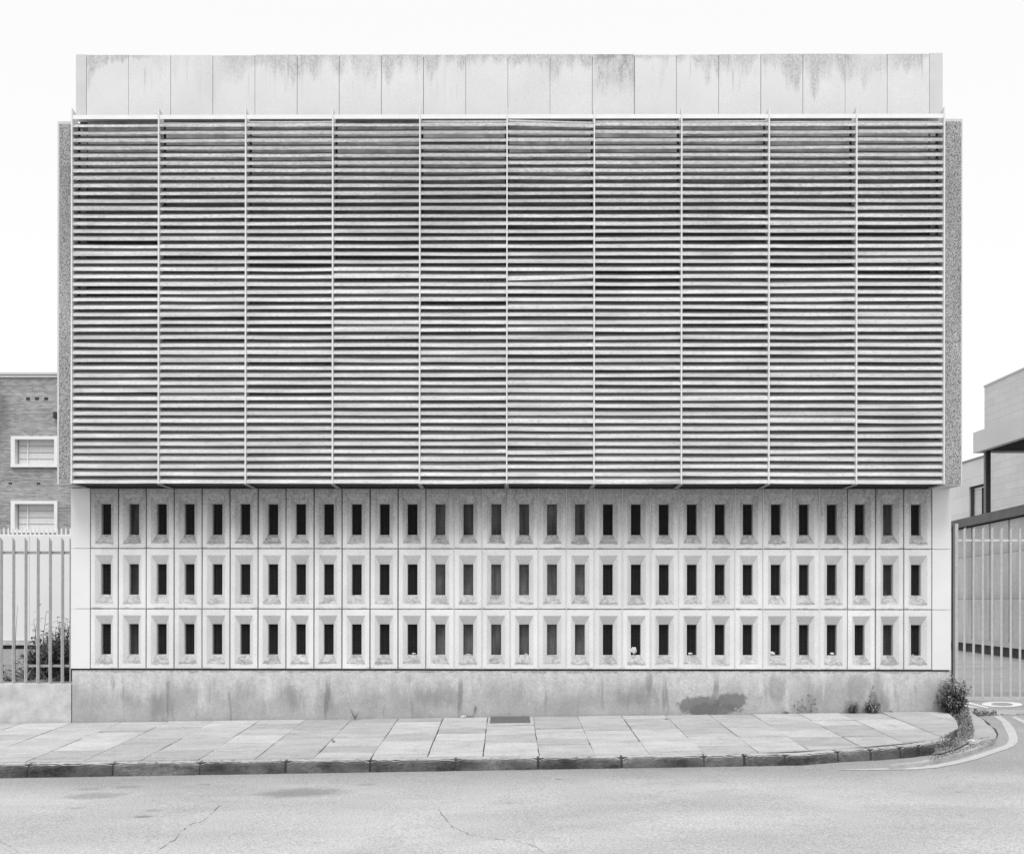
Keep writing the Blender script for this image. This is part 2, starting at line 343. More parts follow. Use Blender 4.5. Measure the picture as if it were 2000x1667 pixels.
# ------------------------------------------------------------------ object helpers
def tag(o, label=None, cat=None, group=None, kind=None):
    if label: o['label'] = label
    if cat: o['category'] = cat
    if group: o['group'] = group
    if kind: o['kind'] = kind
    return o
def empty(name, loc, label, cat, group=None):
    o = bpy.data.objects.new(name, None); COL.objects.link(o); o.location = loc; o.empty_display_size = 0.3
    return tag(o, label, cat, group)
WORLD = {}
class MB:
    def __init__(s): s.v = []; s.f = []; s.mi = []; s.cur = 0
    def face(s, pts):
        b = len(s.v); s.v += [tuple(p) for p in pts]; s.f.append(tuple(range(b, b + len(pts)))); s.mi.append(s.cur)
    def box(s, x0, x1, y0, y1, z0, z1):
        b = len(s.v)
        s.v += [(x0, y0, z0), (x1, y0, z0), (x1, y1, z0), (x0, y1, z0), (x0, y0, z1), (x1, y0, z1), (x1, y1, z1), (x0, y1, z1)]
        for q in ((0, 3, 2, 1), (4, 5, 6, 7), (0, 1, 5, 4), (1, 2, 6, 5), (2, 3, 7, 6), (3, 0, 4, 7)):
            s.f.append(tuple(b + i for i in q)); s.mi.append(s.cur)
    def prism(s, base, top):               # closed solid from two matching outlines (bottom ccw)
        b = len(s.v); n = len(base); s.v += [tuple(p) for p in base] + [tuple(p) for p in top]
        s.f.append(tuple(b + i for i in reversed(range(n)))); s.mi.append(s.cur)
        s.f.append(tuple(b + n + i for i in range(n))); s.mi.append(s.cur)
        for i in range(n):
            j = (i + 1) % n; s.f.append((b + i, b + j, b + n + j, b + n + i)); s.mi.append(s.cur)
    def extr(s, prof, x0, x1, seg=1, fn=None):   # yz profile (closed) swept along x
        b = len(s.v); n = len(prof)
        for k in range(seg + 1):
            u = k / seg; x = x0 + (x1 - x0) * u
            dy, dz = fn(u) if fn else (0, 0)
            s.v += [(x, y + dy, z + dz) for (y, z) in prof]
        for k in range(seg):
            for i in range(n):
                j = (i + 1) % n
                s.f.append((b + k * n + i, b + (k + 1) * n + i, b + (k + 1) * n + j, b + k * n + j)); s.mi.append(s.cur)
        s.f.append(tuple(b + i for i in range(n))); s.mi.append(s.cur)
        s.f.append(tuple(b + seg * n + i for i in reversed(range(n)))); s.mi.append(s.cur)
    def tube(s, pts, r0, r1, n=5):
        b = len(s.v); m = len(pts)
        for k, p in enumerate(pts):
            p = Vector(p); q = Vector(pts[min(k + 1, m - 1)]) - Vector(pts[max(k - 1, 0)])
            q.normalize(); a = q.orthogonal().normalized(); c = q.cross(a); r = r0 + (r1 - r0) * k / max(1, m - 1)
            for i in range(n):
                t = 2 * math.pi * i / n; s.v.append(tuple(p + a * math.cos(t) * r + c * math.sin(t) * r))
        for k in range(m - 1):
            for i in range(n):
                j = (i + 1) % n; s.f.append((b + k * n + i, b + k * n + j, b + (k + 1) * n + j, b + (k + 1) * n + i)); s.mi.append(s.cur)
    def leaf(s, p, d, up, L, W, bend=0.25):
        d = Vector(d).normalized(); up = Vector(up); sd = d.cross(up)
        if sd.length < 1e-3: sd = d.orthogonal()
        sd.normalize(); nn = sd.cross(d).normalized(); p = Vector(p)
        b = len(s.v); mid = p + d * L * 0.5 + nn * L * bend * 0.5; tip = p + d * L - nn * L * bend * 0.6
        q = p + d * L * 0.22; 
        s.v += [tuple(p), tuple(q + sd * W * 0.4 + nn * W * 0.12), tuple(mid + sd * W * 0.5 + nn * W * 0.15), tuple(tip), tuple(mid - sd * W * 0.5 + nn * W * 0.15), tuple(q - sd * W * 0.4 + nn * W * 0.12), tuple(mid)]
        for fc in ((0, 1, 2, 6), (6, 2, 3), (6, 3, 4), (0, 6, 4, 5)):
            s.f.append(tuple(b + i for i in fc)); s.mi.append(s.cur)
    def build(s, name, mats, parent=None, origin=None, smooth=False):
        me = bpy.data.meshes.new(name)
        org = Vector(origin) if origin is not None else None
        if parent is not None:
            off = WORLD[parent.name]
            vs = [tuple(Vector(v) - off) for v in s.v]; loc = None
        elif org is not None:
            vs = [tuple(Vector(v) - org) for v in s.v]; loc = org
        else: vs = s.v; loc = None
        me.from_pydata(vs, [], s.f); me.validate()
        if not isinstance(mats, (list, tuple)): mats = [mats]
        for m in mats: me.materials.append(m)
        if len(mats) > 1:
            for p, i in zip(me.polygons, s.mi): p.material_index = i
        if smooth:
            for p in me.polygons: p.use_smooth = True
        o = bpy.data.objects.new(name, me); COL.objects.link(o)
        if parent is not None: o.parent = parent; WORLD[o.name] = WORLD[parent.name]
        elif loc is not None: o.location = loc; WORLD[o.name] = loc
        else: WORLD[o.name] = Vector((0, 0, 0))
        return o
def thing(name, loc, label, cat, group=None):
    o = empty(name, loc, label, cat, group); WORLD[o.name] = Vector(loc); return o

# ------------------------------------------------------------------ levels
xl = X(138.5, 0, 1150); xr = X(1857.5, 0, 1150)          # facade ends
zl0 = P(140, 1409.5, 0); zr0 = P(1850, 1388, 0)
SG = (zr0.z - zl0.z) / (zr0.x - zl0.x); A0 = zl0.z - SG * zl0.x
PAV = (A0, SG, 0.04)                                      # pavement plane
YK = H(1000, 1479.5, PAV).y                               # kerb front
k0 = P(0, 1519, YK); k1 = P(1700, 1492, YK)
RS = (k1.z - k0.z) / (k1.x - k0.x); RA = k0.z - RS * k0.x
ROAD = (RA, RS, 0.0)
def pz(pl, x, y): return pl[0] + pl[1] * x + pl[2] * y
print('YK', YK, 'pavement', PAV, 'road', ROAD, 'xl xr', xl, xr)

# ------------------------------------------------------------------ ground, road
ground = MB()
gp = (RA - 0.35, RS * 0.2, 0)
n = 6
xs = [-400, -60, -14, 14, 60, 400]; ys = [-300, -30, 0, 8, 60, 700]
for i in range(5):
    for j in range(5):
        ground.face([(x, y, -0.75) for x, y in ((xs[i], ys[j]), (xs[i + 1], ys[j]), (xs[i + 1], ys[j + 1]), (xs[i], ys[j + 1]))])
tag(ground.build('ground', M['farground']), kind='structure')

spots = []
for (px, py, a, k) in ((585, 1547, .40, .50), (190, 1553, .28, .38), (170, 1540, .14, .28), (250, 1536, .16, .32), (280, 1594, .09, .55), (298, 1582, .08, .30), (1091, 1521, .045, .7), (400, 1531, .07, .35), (150, 1577, .07, .3), (715, 1531, .12, .25)):
    q = H(px, py, ROAD); spots.append((q.x, q.y, a, a * 0.62, k))
M['road'] = mk_road(0.435, spots)
road = MB()
ex = [-60, -12, -6, 0, 6, 12, 60]
for i in range(6):
    x0, x1 = ex[i], ex[i + 1]
    for y0, y1 in ((-40, -14), (-14, YK - 3), (YK - 3, YK + 0.5), (YK + 0.5, 2.2)):
        if y0 > YK and x1 <= 6: y1 = YK + 0.6
        if y0 > YK and x0 < 6: 
            if y0 == YK + 0.5: continue
        road.face([(x, y, pz(ROAD, x, y)) for x, y in ((x0, y0), (x1, y0), (x1, y1), (x0, y1))])
# region round the corner between the pavement end and the gateway
road.face([(x, y, pz(ROAD, x, y)) for x, y in ((4.5, YK + 0.5), (6, YK + 0.5), (6, 0.0), (4.5, 0.0))])
road.face([(x, y, pz(ROAD, x, y)) for x, y in ((6, 2.2), (12, 2.2), (12, 60), (6, 60))])
road.face([(x, y, pz(ROAD, x, y)) for x, y in ((12, 2.2), (60, 2.2), (60, 60), (12, 60))])
# cracks, ribbons 3 mm proud
cm = 1; road.cur = 1
def crack(pts, wd, pl, mb, lift=0.003):
    P0 = []
    for i in range(len(pts) - 1):
        a = Vector(pts[i]); b = Vector(pts[i + 1]); n = max(2, int((b - a).length / 5))
        for k in range(n): P0.append(a.lerp(b, k / n))
    prev = None
    for i, p in enumerate(P0):
        p = p + Vector((random.uniform(-1.6, 1.6), random.uniform(-1.0, 1.0)))
        q = H(p.x, p.y, pl); q.z += lift; ww = wd * random.uniform(0.2, 1.2)
        cur = (q + Vector((-ww, ww * .4, 0)), q + Vector((ww, -ww * .4, 0)))
        if prev and random.random() > 0.12: mb.face([prev[0], prev[1], cur[1], cur[0]])
        prev = cur
crack([(438, 1567), (418, 1583), (398, 1602), (365, 1612), (340, 1640), (300, 1665)], 0.0035, ROAD, road)
crack([(858, 1580), (880, 1612), (915, 1628), (960, 1637), (1010, 1642), (1040, 1650), (1068, 1668)], 0.0040, ROAD, road)
crack([(0, 1640), (30, 1660), (60, 1690)], 0.004, ROAD, road)
tag(road.build('road', [M['road'], M['joint']]), kind='structure')

# ------------------------------------------------------------------ pavement slabs and kerb
KT = [(-700, 1503), (0, 1493), (500, 1488.5), (1000, 1479.5), (1300, 1472.5), (1560, 1468.5), (1650, 1465), (1720, 1461.5), (1780, 1456), (1825, 1449.5), (1861, 1442)]
kout = [H(a, b, PAV) for a, b in KT]
kout = [Vector((p.x, p.y)) for p in kout]
# keep the long straight run parallel to the facade
for p in kout[:6]: p.y = YK
def offs(poly, d):
    out = []
    for i, p in enumerate(poly):
        a = poly[max(i - 1, 0)]; b = poly[min(i + 1, len(poly) - 1)]
        t = (b - a).normalized(); out.append(p + Vector((-t.y, t.x)) * d)
    return out
kin = offs(kout, 0.135)
endp = [H(a, b, PAV) for a, b in ((1872, 1420), (1868, 1406), (1853, 1391.5))]
outline = [Vector((kin[0].x, 0.0))] + kin[:-1] + [kin[-1]] + [Vector((p.x, p.y)) for p in endp] + [Vector((X(1835, 0, 1390), 0.0))]
def clip(poly, cl):
    out = poly
    for i in range(len(cl)):
        a, b = cl[i], cl[(i + 1) % len(cl)]
        inp = out; out = []
        if not inp: break
        def ins(p): return (b.x - a.x) * (p.y - a.y) - (b.y - a.y) * (p.x - a.x) >= -1e-9
        for k in range(len(inp)):
            p, q = inp[k], inp[(k + 1) % len(inp)]
            if ins(p): out.append(p)
            if ins(p) != ins(q):
                d1 = (b.x - a.x) * (p.y - a.y) - (b.y - a.y) * (p.x - a.x)
                d2 = (b.x - a.x) * (q.y - a.y) - (b.y - a.y) * (q.x - a.x)
                out.append(p.lerp(q, d1 / (d1 - d2)))
    return out
hull = outline
pav = MB()
bed = MB(); 
jx = [-760, -640, -560, -470, -384, -290, -195, -95, -5, 85, 175, 264, 349, 434, 520, 605, 693, 781, 867, 953, 1041, 1128, 1214, 1301, 1389, 1475, 1569, 1653, 1739, 1830]
cols = [H(px, 1398, PAV).x for px in jx] + [xr + 0.3, xr + 0.9, xr + 1.5]
rs = random.Random(11)
for ci in range(len(cols) - 1):
    x0, x1 = cols[ci], cols[ci + 1]
    y = -0.038; first = True
    while y > YK - 0.2:
        h = rs.choice([0.42, 0.55, 0.62, 0.75, 0.9]) if not first else rs.uniform(0.3, 0.8)
        first = False
        y1 = y - h
        g = rs.uniform(0.001, 0.004); gc_ = rs.choice([0.004, 0.012, 0.022, 0.03])
        skip = False
        jz = rs.uniform(-0.004, 0.004); tl = rs.uniform(-0.004, 0.004)
        quad = [Vector((x0 + g, y1 + gc_)), Vector((x1 - g, y1 + gc_ * rs.uniform(.4, 1.2))), Vector((x1 - g, y - .006)), Vector((x0 + g, y - .006))]
        quad = [q + Vector((rs.uniform(-.006, .006), rs.uniform(-.014, .014))) for q in quad]
        pc = clip(quad, hull)
        if len(pc) >= 3:
            ins_ = []
            cxm = sum((p.x for p in pc)) / len(pc); cym = sum((p.y for p in pc)) / len(pc)
            for p in pc: ins_.append(p + (Vector((cxm, cym)) - p).normalized() * 0.005)
            top = [(p.x, p.y, pz(PAV, p.x, p.y) + jz + tl * (p.x - cxm)) for p in ins_]
            low = [(p.x, p.y, pz(PAV, p.x, p.y) - 0.012) for p in pc]
            b = len(pav.v); nn = len(pc); pav.v += low + top
            pav.f.append(tuple(b + nn + i for i in range(nn))); pav.mi.append(0)
            for i in range(nn):
                j = (i + 1) % nn; pav.f.append((b + i, b + j, b + nn + j, b + nn + i)); pav.mi.append(0)
        y = y1
pav.cur = 1
bl = [Vector((kout[0].x, 0.05))] + kout + [Vector((p.x, p.y)) for p in endp] + [Vector((X(1835, 0, 1390), 0.05))]
pav.prism([(p.x, p.y, pz(PAV, p.x, p.y) - 0.30) for p in offs(bl, 0.02)], [(p.x, p.y, pz(PAV, p.x, p.y) - 0.009) for p in offs(bl, 0.02)])
# paving cracks
pav.cur = 1
for pts in ([(1712, 1408), (1745, 1418), (1772, 1424)], [(1828, 1404), (1862, 1403)]):
    crack(pts, 0.004, PAV, pav, 0.012)
tag(pav.build('pavement', [M['slab'], M['joint']]), kind='structure')

kerb = MB()
jk = [-640, -480, -320, -160, -65, 93, 248.5, 408, 568, 729, 891, 1050, 1214, 1375, 1455, 1538, 1630, 1700, 1769, 1815, 1861]
def alongx(x, poly):
    for i in range(len(poly) - 1):
        if poly[i].x <= x <= poly[i + 1].x:
            u = (x - poly[i].x) / (poly[i + 1].x - poly[i].x); return poly[i].lerp(poly[i + 1], u)
    return poly[-1].copy() if x > poly[-1].x else poly[0].copy()
for i in range(len(jk) - 1):
    a = alongx(H(jk[i], 1475 if jk[i] < 1560 else 1462, PAV).x, kout); b = alongx(H(jk[i + 1], 1475 if jk[i + 1] < 1560 else 1462, PAV).x, kout)
    if i == len(jk) - 2: b = kout[-1].copy()
    if (b - a).length < 0.05: continue
    seg = 14; rows = []
    for k in range(seg + 1):
        gk = 0.007 + 0.005 * (i % 3); u = gk / (b - a).length + (1 - 2 * gk / (b - a).length) * k / seg
        p = alongx(a.x + (b.x - a.x) * u, kout); q = alongx(a.x + (b.x - a.x) * u - 0.0, kout)
        t = (b - a).normalized(); nrm = Vector((-t.y, t.x))
        zt = pz(PAV, p.x, p.y) + 0.004; zb = pz(ROAD, p.x, p.y) - 0.06
        j = lambda s: mnoise.noise(Vector((p.x * 9 + s * 7.3, p.y * 3, s))) * 0.012
        ch = 0.018 + abs(j(5)) * 2.2 + (0.022 if k in (0, seg) else 0)
        e = 0.006 if k in (0, seg) else 0
        pr = [(p + nrm * (j(1) * .4 + e), zb), (p + nrm * (j(2) * .5 + e), zt - ch * 2.2), (p + nrm * (0.012 + e * .5 + j(2) * .3), zt - ch * 0.9 ), (p + nrm * (0.04), zt - 0.004 + j(4) * .2 - e), (p + nrm * 0.127, zt - 0.002 - e * .5), (p + nrm * 0.127, zb)]
        rows.append([(c.x, c.y, z) for c, z in pr])
    b0 = len(kerb.v); m = 6
    for rr in rows: kerb.v += rr
    for k in range(seg):
        for q in range(m):
            r2 = (q + 1) % m; kerb.f.append((b0 + k * m + q, b0 + (k + 1) * m + q, b0 + (k + 1) * m + r2, b0 + k * m + r2)); kerb.mi.append(0)
    kerb.f.append(tuple(b0 + q for q in range(m))); kerb.mi.append(0)
    kerb.f.append(tuple(b0 + seg * m + q for q in reversed(range(m)))); kerb.mi.append(0)
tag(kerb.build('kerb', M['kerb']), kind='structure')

# concrete channel round the corner, soil strip, painted lines
chn = MB(); HP = (RA + 0.05, RS, 0)
cpts = [(1905, 1387), (1896, 1389), (1908, 1398), (1921, 1405), (1928, 1414), (1940, 1424), (1946, 1432), (1945, 1440), (1934, 1450), (1912, 1460), (1893, 1466), (1852, 1477), (1800, 1489), (1740, 1494), (1740, 1491), (1800, 1485), (1850, 1468), (1862, 1452), (1880, 1420), (1872, 1402), (1860, 1390), (1870, 1386)]
q = [H(a, b, HP) for a, b in cpts]
chn.face(list(reversed([tuple(p) for p in q])))
for i in range(len(q) - 1):
    a, b = q[i], q[i + 1]
    chn.face([(a.x, a.y, a.z), (b.x, b.y, b.z), (b.x, b.y, b.z - 0.1), (a.x, a.y, a.z - 0.1)])
tag(chn.build('gutter_channel', M['grit']), kind='structure')
sp = MB(); HS = (RA + 0.075, RS, 0)
spt = [(1850, 1389), (1872, 1386), (1893, 1390), (1892, 1400), (1897, 1412), (1902, 1432), (1893, 1448), (1870, 1460), (1840, 1470), (1822, 1472), (1835, 1455), (1856, 1443), (1868, 1420), (1866, 1406)]
sp.face(list(reversed([tuple(H(a, b, HS)) for a, b in spt])))
tag(sp.build('soil_strip', M['soil']), kind='structure')

mk = MB(); HM = (RA + 0.005, RS, 0)
outer = [(1954.3, 1396.6), (1970.5, 1409), (1979, 1419), (1984, 1428), (1988, 1440), (1987, 1449), (1980.4, 1456), (1965, 1462.5), (1948, 1467.5), (1912, 1480), (1873, 1490), (1831, 1498), (1790, 1501.5), (1750, 1502), (1690, 1503), (1640, 1503)]
inner = [(1940, 1397.5), (1956, 1409), (1960, 1418), (1965, 1427), (1970, 1438), (1970, 1445), (1965, 1453), (1955, 1457), (1940, 1462), (1890, 1478.5), (1860, 1486), (1831, 1491.5), (1790, 1496), (1750, 1498.5), (1690, 1500.5), (1640, 1502)]
for i in range(len(outer) - 1):
    mk.face([H(*inner[i], HM), H(*inner[i + 1], HM), H(*outer[i + 1], HM), H(*outer[i], HM)])
mk.face([H(a, b, HM) for a, b in ((1973, 1398.5), (2030, 1429), (2030, 1418), (1984, 1398.5))])
tag(mk.build('painted_line', M['wornpaint']), kind='structure')
nm = MB()
nm.face([H(a, b, HM) for a, b in ((1876, 1370), (1928, 1382), (1935, 1381.5), (1893, 1370))])
nm.face([H(a, b, HM) for a, b in ((1874, 1374.5), (1874, 1379.5), (1922, 1381.6))])
N = 40; ox, oy = 1957, 1374.6
for i in range(N):
    a, b = 2 * math.pi * i / N, 2 * math.pi * (i + 1) / N
    def e(t, rx, ry, sh): return H(ox + sh + rx * math.cos(t) - 3.5 * math.sin(t), oy - ry * math.sin(t), HM)
    nm.face([e(a, 40, 5.2, 0), e(b, 40, 5.2, 0), e(b, 21, 3.3, 0), e(a, 21, 3.3, 0)])
tag(nm.build('road_marking', M['whitepaint']), kind='structure')
# lighter crossover strip and dropped kerb
cs = MB(); HC = (RA + 0.004, RS, 0)
cs.face([H(a, b, HC) for a, b in ((1898, 1389), (1912, 1396.5), (2100, 1394), (2100, 1386), (1935, 1386))])
tag(cs.build('crossover', M['grit']), kind='structure')
ck = MB()
crack([(1905, 1397.5), (1945, 1395.5), (2000, 1394.5), (2060, 1394)], 0.018, ROAD, ck, 0.008)
crack([(1903, 1390), (1910, 1397)], 0.03, ROAD, ck, 0.056)
crack([(1910, 1399), (1925, 1408), (1946, 1428), (1949, 1438), (1935, 1452), (1905, 1464), (1860, 1478), (1800, 1490.5)], 0.012, ROAD, ck, 0.01)
crack([(1912, 1441.5), (1926, 1441), (1939, 1436)], 0.008, HP, ck, 0.004)
tag(ck.build('open_joint', M['joint']), kind='structure')

# inspection cover in the pavement against the plinth
cv = MB()
pts = [H(a, b, PAV) for a, b in ((957, 1412), (1036, 1411.5), (1034, 1397.5), (961, 1398))]
x0 = pts[0].x; x1 = pts[1].x; y0 = pts[0].y; y1 = -0.03
zc = pz(PAV, (x0 + x1) / 2, (y0 + y1) / 2)
cv.prism([(x0, y0, pz(PAV, x0, y0) - .01), (x1, y0, pz(PAV, x1, y0) - .01), (x1, y1, pz(PAV, x1, y1) - .01), (x0, y1, pz(PAV, x0, y1) - .01)],
         [(x0, y0, pz(PAV, x0, y0) + .009), (x1, y0, pz(PAV, x1, y0) + .009), (x1, y1, pz(PAV, x1, y1) + .009), (x0, y1, pz(PAV, x0, y1) + .009)])
o = cv.build('inspection_cover', M['cover'], origin=((x0 + x1) / 2, (y0 + y1) / 2, zc))
tag(o, 'dark rectangular inspection cover set in the pavement against the plinth', 'cover')

# ------------------------------------------------------------------ THE BUILDING
B = thing('concrete_building', ((xl + xr) / 2, 0, 0), 'pale concrete building with ten louvred bays over a pierced panel base', 'building')
zs = Z(953.0)                # head of the panels
zb = Z(1306.5)               # foot of the panels
YPP = -0.10
zp = Z(106.5, YPP)                # top of the parapet
# plinth
pl = MB()
ptop = Z(1309.5); npl = 40
px0, px1 = X(141.5, 0, 1350), xr - 0.005
lowp = -0.6
pl.box(px0, px1, -0.012, 0.30, lowp, ptop)
pl.build('plinth', M['plinth'], B)
# dark strip set back in the gap between plinth and panels
db = MB(); db.box(px0 + 0.01, px1 - 0.01, 0.03, 0.2, ptop, zb + 0.0); db.build('dark_gap_strip', M['joint'], B)

# facade panels
gx0 = X(176.0, 0, 1150); gx1 = X(1820.5, 0, 1150); PW = (gx1 - gx0) / 30
rowz = [(Z(1071.2), zs), (Z(1189.2), Z(1071.2)), (zb, Z(1189.2))]
def panel_mesh(w_, h_, top, bot, ztop, g=0.004):
    """unit with tapered recess; local origin at lower left front corner"""
    bm = MB()
    x0, x1, z0, z1 = g, w_ - g, 0.0035, h_ - 0.0035
    cxm = w_ / 2
    def ring(ax0, ax1, az0, az1, y): return [(ax0, y, az0), (ax1, y, az0), (ax1, y, az1), (ax0, y, az1)]
    c = 0.007
    oz1 = ztop; oz0 = oz1 - 0.732
    rings = [ring(x0, x1, z0, z1, 0.17), ring(x0, x1, z0, z1, c), ring(x0 + c, x1 - c, z0 + c * .8, z1 - c * .8, 0.0),
             ring(cxm - 0.141, cxm + 0.141, oz0, oz1, 0.0), 
             ring(cxm - 0.0745, cxm + 0.0745, oz0 + 0.136, oz1 - 0.134, 0.075),
             ring(cxm - 0.0730, cxm + 0.0730, oz0 + 0.138, oz1 - 0.136, 0.16)]
    return rings
rv = random.Random(5)
def make_panel_data(kind):
    h = rowz[1][1] - rowz[1][0]
    vs = []; fs = []
    rings = panel_mesh(PW, h, 0, 0, h - 0.098, (0.004, 0.0078)[kind])
    me = bpy.data.meshes.new('facade_panel')
    for r in rings: vs += r
    for k in range(len(rings) - 1):
        for i in range(4):
            j = (i + 1) % 4; fs.append((k * 4 + i, k * 4 + j, (k + 1) * 4 + j, (k + 1) * 4 + i))
    # back ring joins last to first
    L = len(rings) - 1
    for i in range(4):
        j = (i + 1) % 4; fs.append((L * 4 + i, L * 4 + j, j, i))
    me.from_pydata(vs, [], fs)
    bm = bmesh.new(); bm.from_mesh(me)
    # split the long splay faces and soften the arrises a little
    bmesh.ops.recalc_face_normals(bm, faces=bm.faces)
    eds = [e for e in bm.edges if all(abs(v.co.y - 0.0) < 1e-5 for v in e.verts) or all(abs(v.co.y - 0.075) < 1e-5 for v in e.verts)]
    bmesh.ops.bevel(bm, geom=eds, offset=0.006, segments=2, profile=0.5, affect='EDGES')
    bm.to_mesh(me); bm.free(); me.materials.append(M['panel'])
    return me
pm = make_panel_data(0); pm2 = make_panel_data(1)
hrow = rowz[1][1] - rowz[1][0]
def grille_mesh():
    mb = MB(); cxm = PW / 2; a0, a1 = cxm - 0.074, cxm + 0.074; b1 = hrow - 0.098 - 0.132; b0 = hrow - 0.098 - 0.732 + 0.134
    r = 0.0015; nx = 7; nz = 22
    for i in range(nx + 1):
        x = a0 + (a1 - a0) * i / nx; mb.box(x - r, x + r, 0.128, 0.1306, b0, b1)
    for i in range(nz + 1):
        z = b0 + (b1 - b0) * i / nz; mb.box(a0, a1, 0.1312, 0.1338, z - r, z + r)
    me = bpy.data.meshes.new('wire_grille'); me.from_pydata(mb.v, [], mb.f); me.materials.append(M['wire']); return me
gm = grille_mesh()
def board_mesh():
    mb = MB(); cxm = PW / 2
    mb.box(cxm - 0.16, cxm + 0.16, 0.20, 0.215, 0.06, hrow - 0.06)
    me = bpy.data.meshes.new('backing_board'); me.from_pydata(mb.v, [], mb.f); me.materials.append(M['board']); return me
bmh = board_mesh()
Bo = WORLD[B.name]
for r in range(3):
    z0, z1 = rowz[r]
    for c in range(30):
        o = bpy.data.objects.new('facade_panel', pm2 if (c < 12 or c > 26) else pm); COL.objects.link(o); o.parent = B
        sc = (z1 - z0) / hrow
        o.location = Vector((gx0 + c * PW + rv.uniform(-.0008, .0008), rv.uniform(-0.004, 0.004), z0)) - Bo; o.rotation_euler = (rv.uniform(-.006, .006), 0, rv.uniform(-.008, .008)); o.scale = (1, 1, sc)
        g = bpy.data.objects.new('wire_grille', gm); COL.objects.link(g); g.parent = o
        if 12 <= c <= 17:
            k = bpy.data.objects.new('backing_board', bmh); COL.objects.link(k); k.parent = o
            if c in (14, 15): k.location = (-0.05 if c == 14 else 0.03, rv.uniform(0, 0.02), 0)
            elif r == 0: k.location = (0, 0.03, 0)
        if c in (1, 28) :
            k = bpy.data.objects.new('backing_board', bmh); COL.objects.link(k); k.parent = o; k.location = (0, 0.07 if r == 0 else 0.16, 0)
# mortar seals between the middle columns
ms = MB()
for c in range(13, 27):
    x = gx0 + c * PW; ms.box(x - 0.0042, x + 0.0042, -0.006, 0.02, zb + 0.002, zs - 0.002)
ms.build('mortar_joint', M['seal'], B)
# quoin panels
for (a, b, s) in ((xl, gx0, 0), (gx1, xr, 1)):
    for r in range(3):
        z0, z1 = rowz[r]; mb = MB(); g = 0.0045
        mb.box(a + (g if s else 0), b - (0 if s else g), 0.0, 0.17, z0 + 0.0035, z1 - 0.0035)
        o = mb.build('corner_panel', M['corner'], B)
# building body: side walls, back, floor, roof
bd = MB()
DEP = 11.0
bd.box(xl, xl + 0.2, 0.17, DEP, lowp, zs + 0.02); bd.box(xr - 0.2, xr, 0.17, DEP, lowp, zs + 0.02)
bd.box(xl, xr, DEP, DEP + 0.2, lowp, zs + 0.02)
bd.build('side_wall', M['corner'], B)
ri = MB(); ri.box(xl + 0.21, xr - 0.21, 1.0, 1.1, zb, zs); ri.box(xl + 0.21, xr - 0.21, 0.31, 1.0, zb - 0.1, zb - 0.02); ri.box(xl + 0.201, xl + 0.209, 0.18, 1.0, zb, zs)  # near-black lining added behind the openings to stop bounced light
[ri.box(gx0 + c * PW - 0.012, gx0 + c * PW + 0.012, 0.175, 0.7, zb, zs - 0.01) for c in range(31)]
ri.box(xl + 0.21, xr - 0.21, 0.178, 1.0, zs, zs + 0.015); ri.build('blackout_lining', M['dark'], B)
# upper storey body
ul, ur = X(150, YPP, 160), X(1839, YPP, 160)
ub = MB(); ub.box(ul, ur, 0.02, DEP + 0.2, zs + 0.02, zp - 0.10); ub.build('upper_wall', M['backwall'], B)
# parapet panels
pj = [168.6 + i * (1815.3 - 168.6) / 20 for i in range(21)]
zlo = Z(236)
for i in range(20):
    a, b = X(pj[i], YPP, 160), X(pj[i + 1], YPP, 160); g = 0.002 + rv.uniform(0, 0.003)
    mb = MB(); dz = rv.uniform(-0.008, 0.008)
    mb.box(a + g, b - g, -0.10 + rv.uniform(-.002, .002), 0.018, zlo, zp + dz); mb.build('parapet_panel', M['parapet'], B)
for (a, b) in ((148, 168.6), (1815.3, 1841.3)):
    mb = MB(); mb.box(X(a, YPP, 160) + (0.004 if a > 1000 else 0), X(b, YPP, 160) - (0 if a > 1000 else 0.004), -0.098, 0.018, zlo, zp + 0.012); mb.build('parapet_end', M['smooth'], B)
pb = MB(); pb.box(X(150, YPP, 160), X(1839, YPP, 160), -0.06, 0.015, zlo + 0.01, zp - 0.03); pb.build('parapet_backing', M['joint'], B)

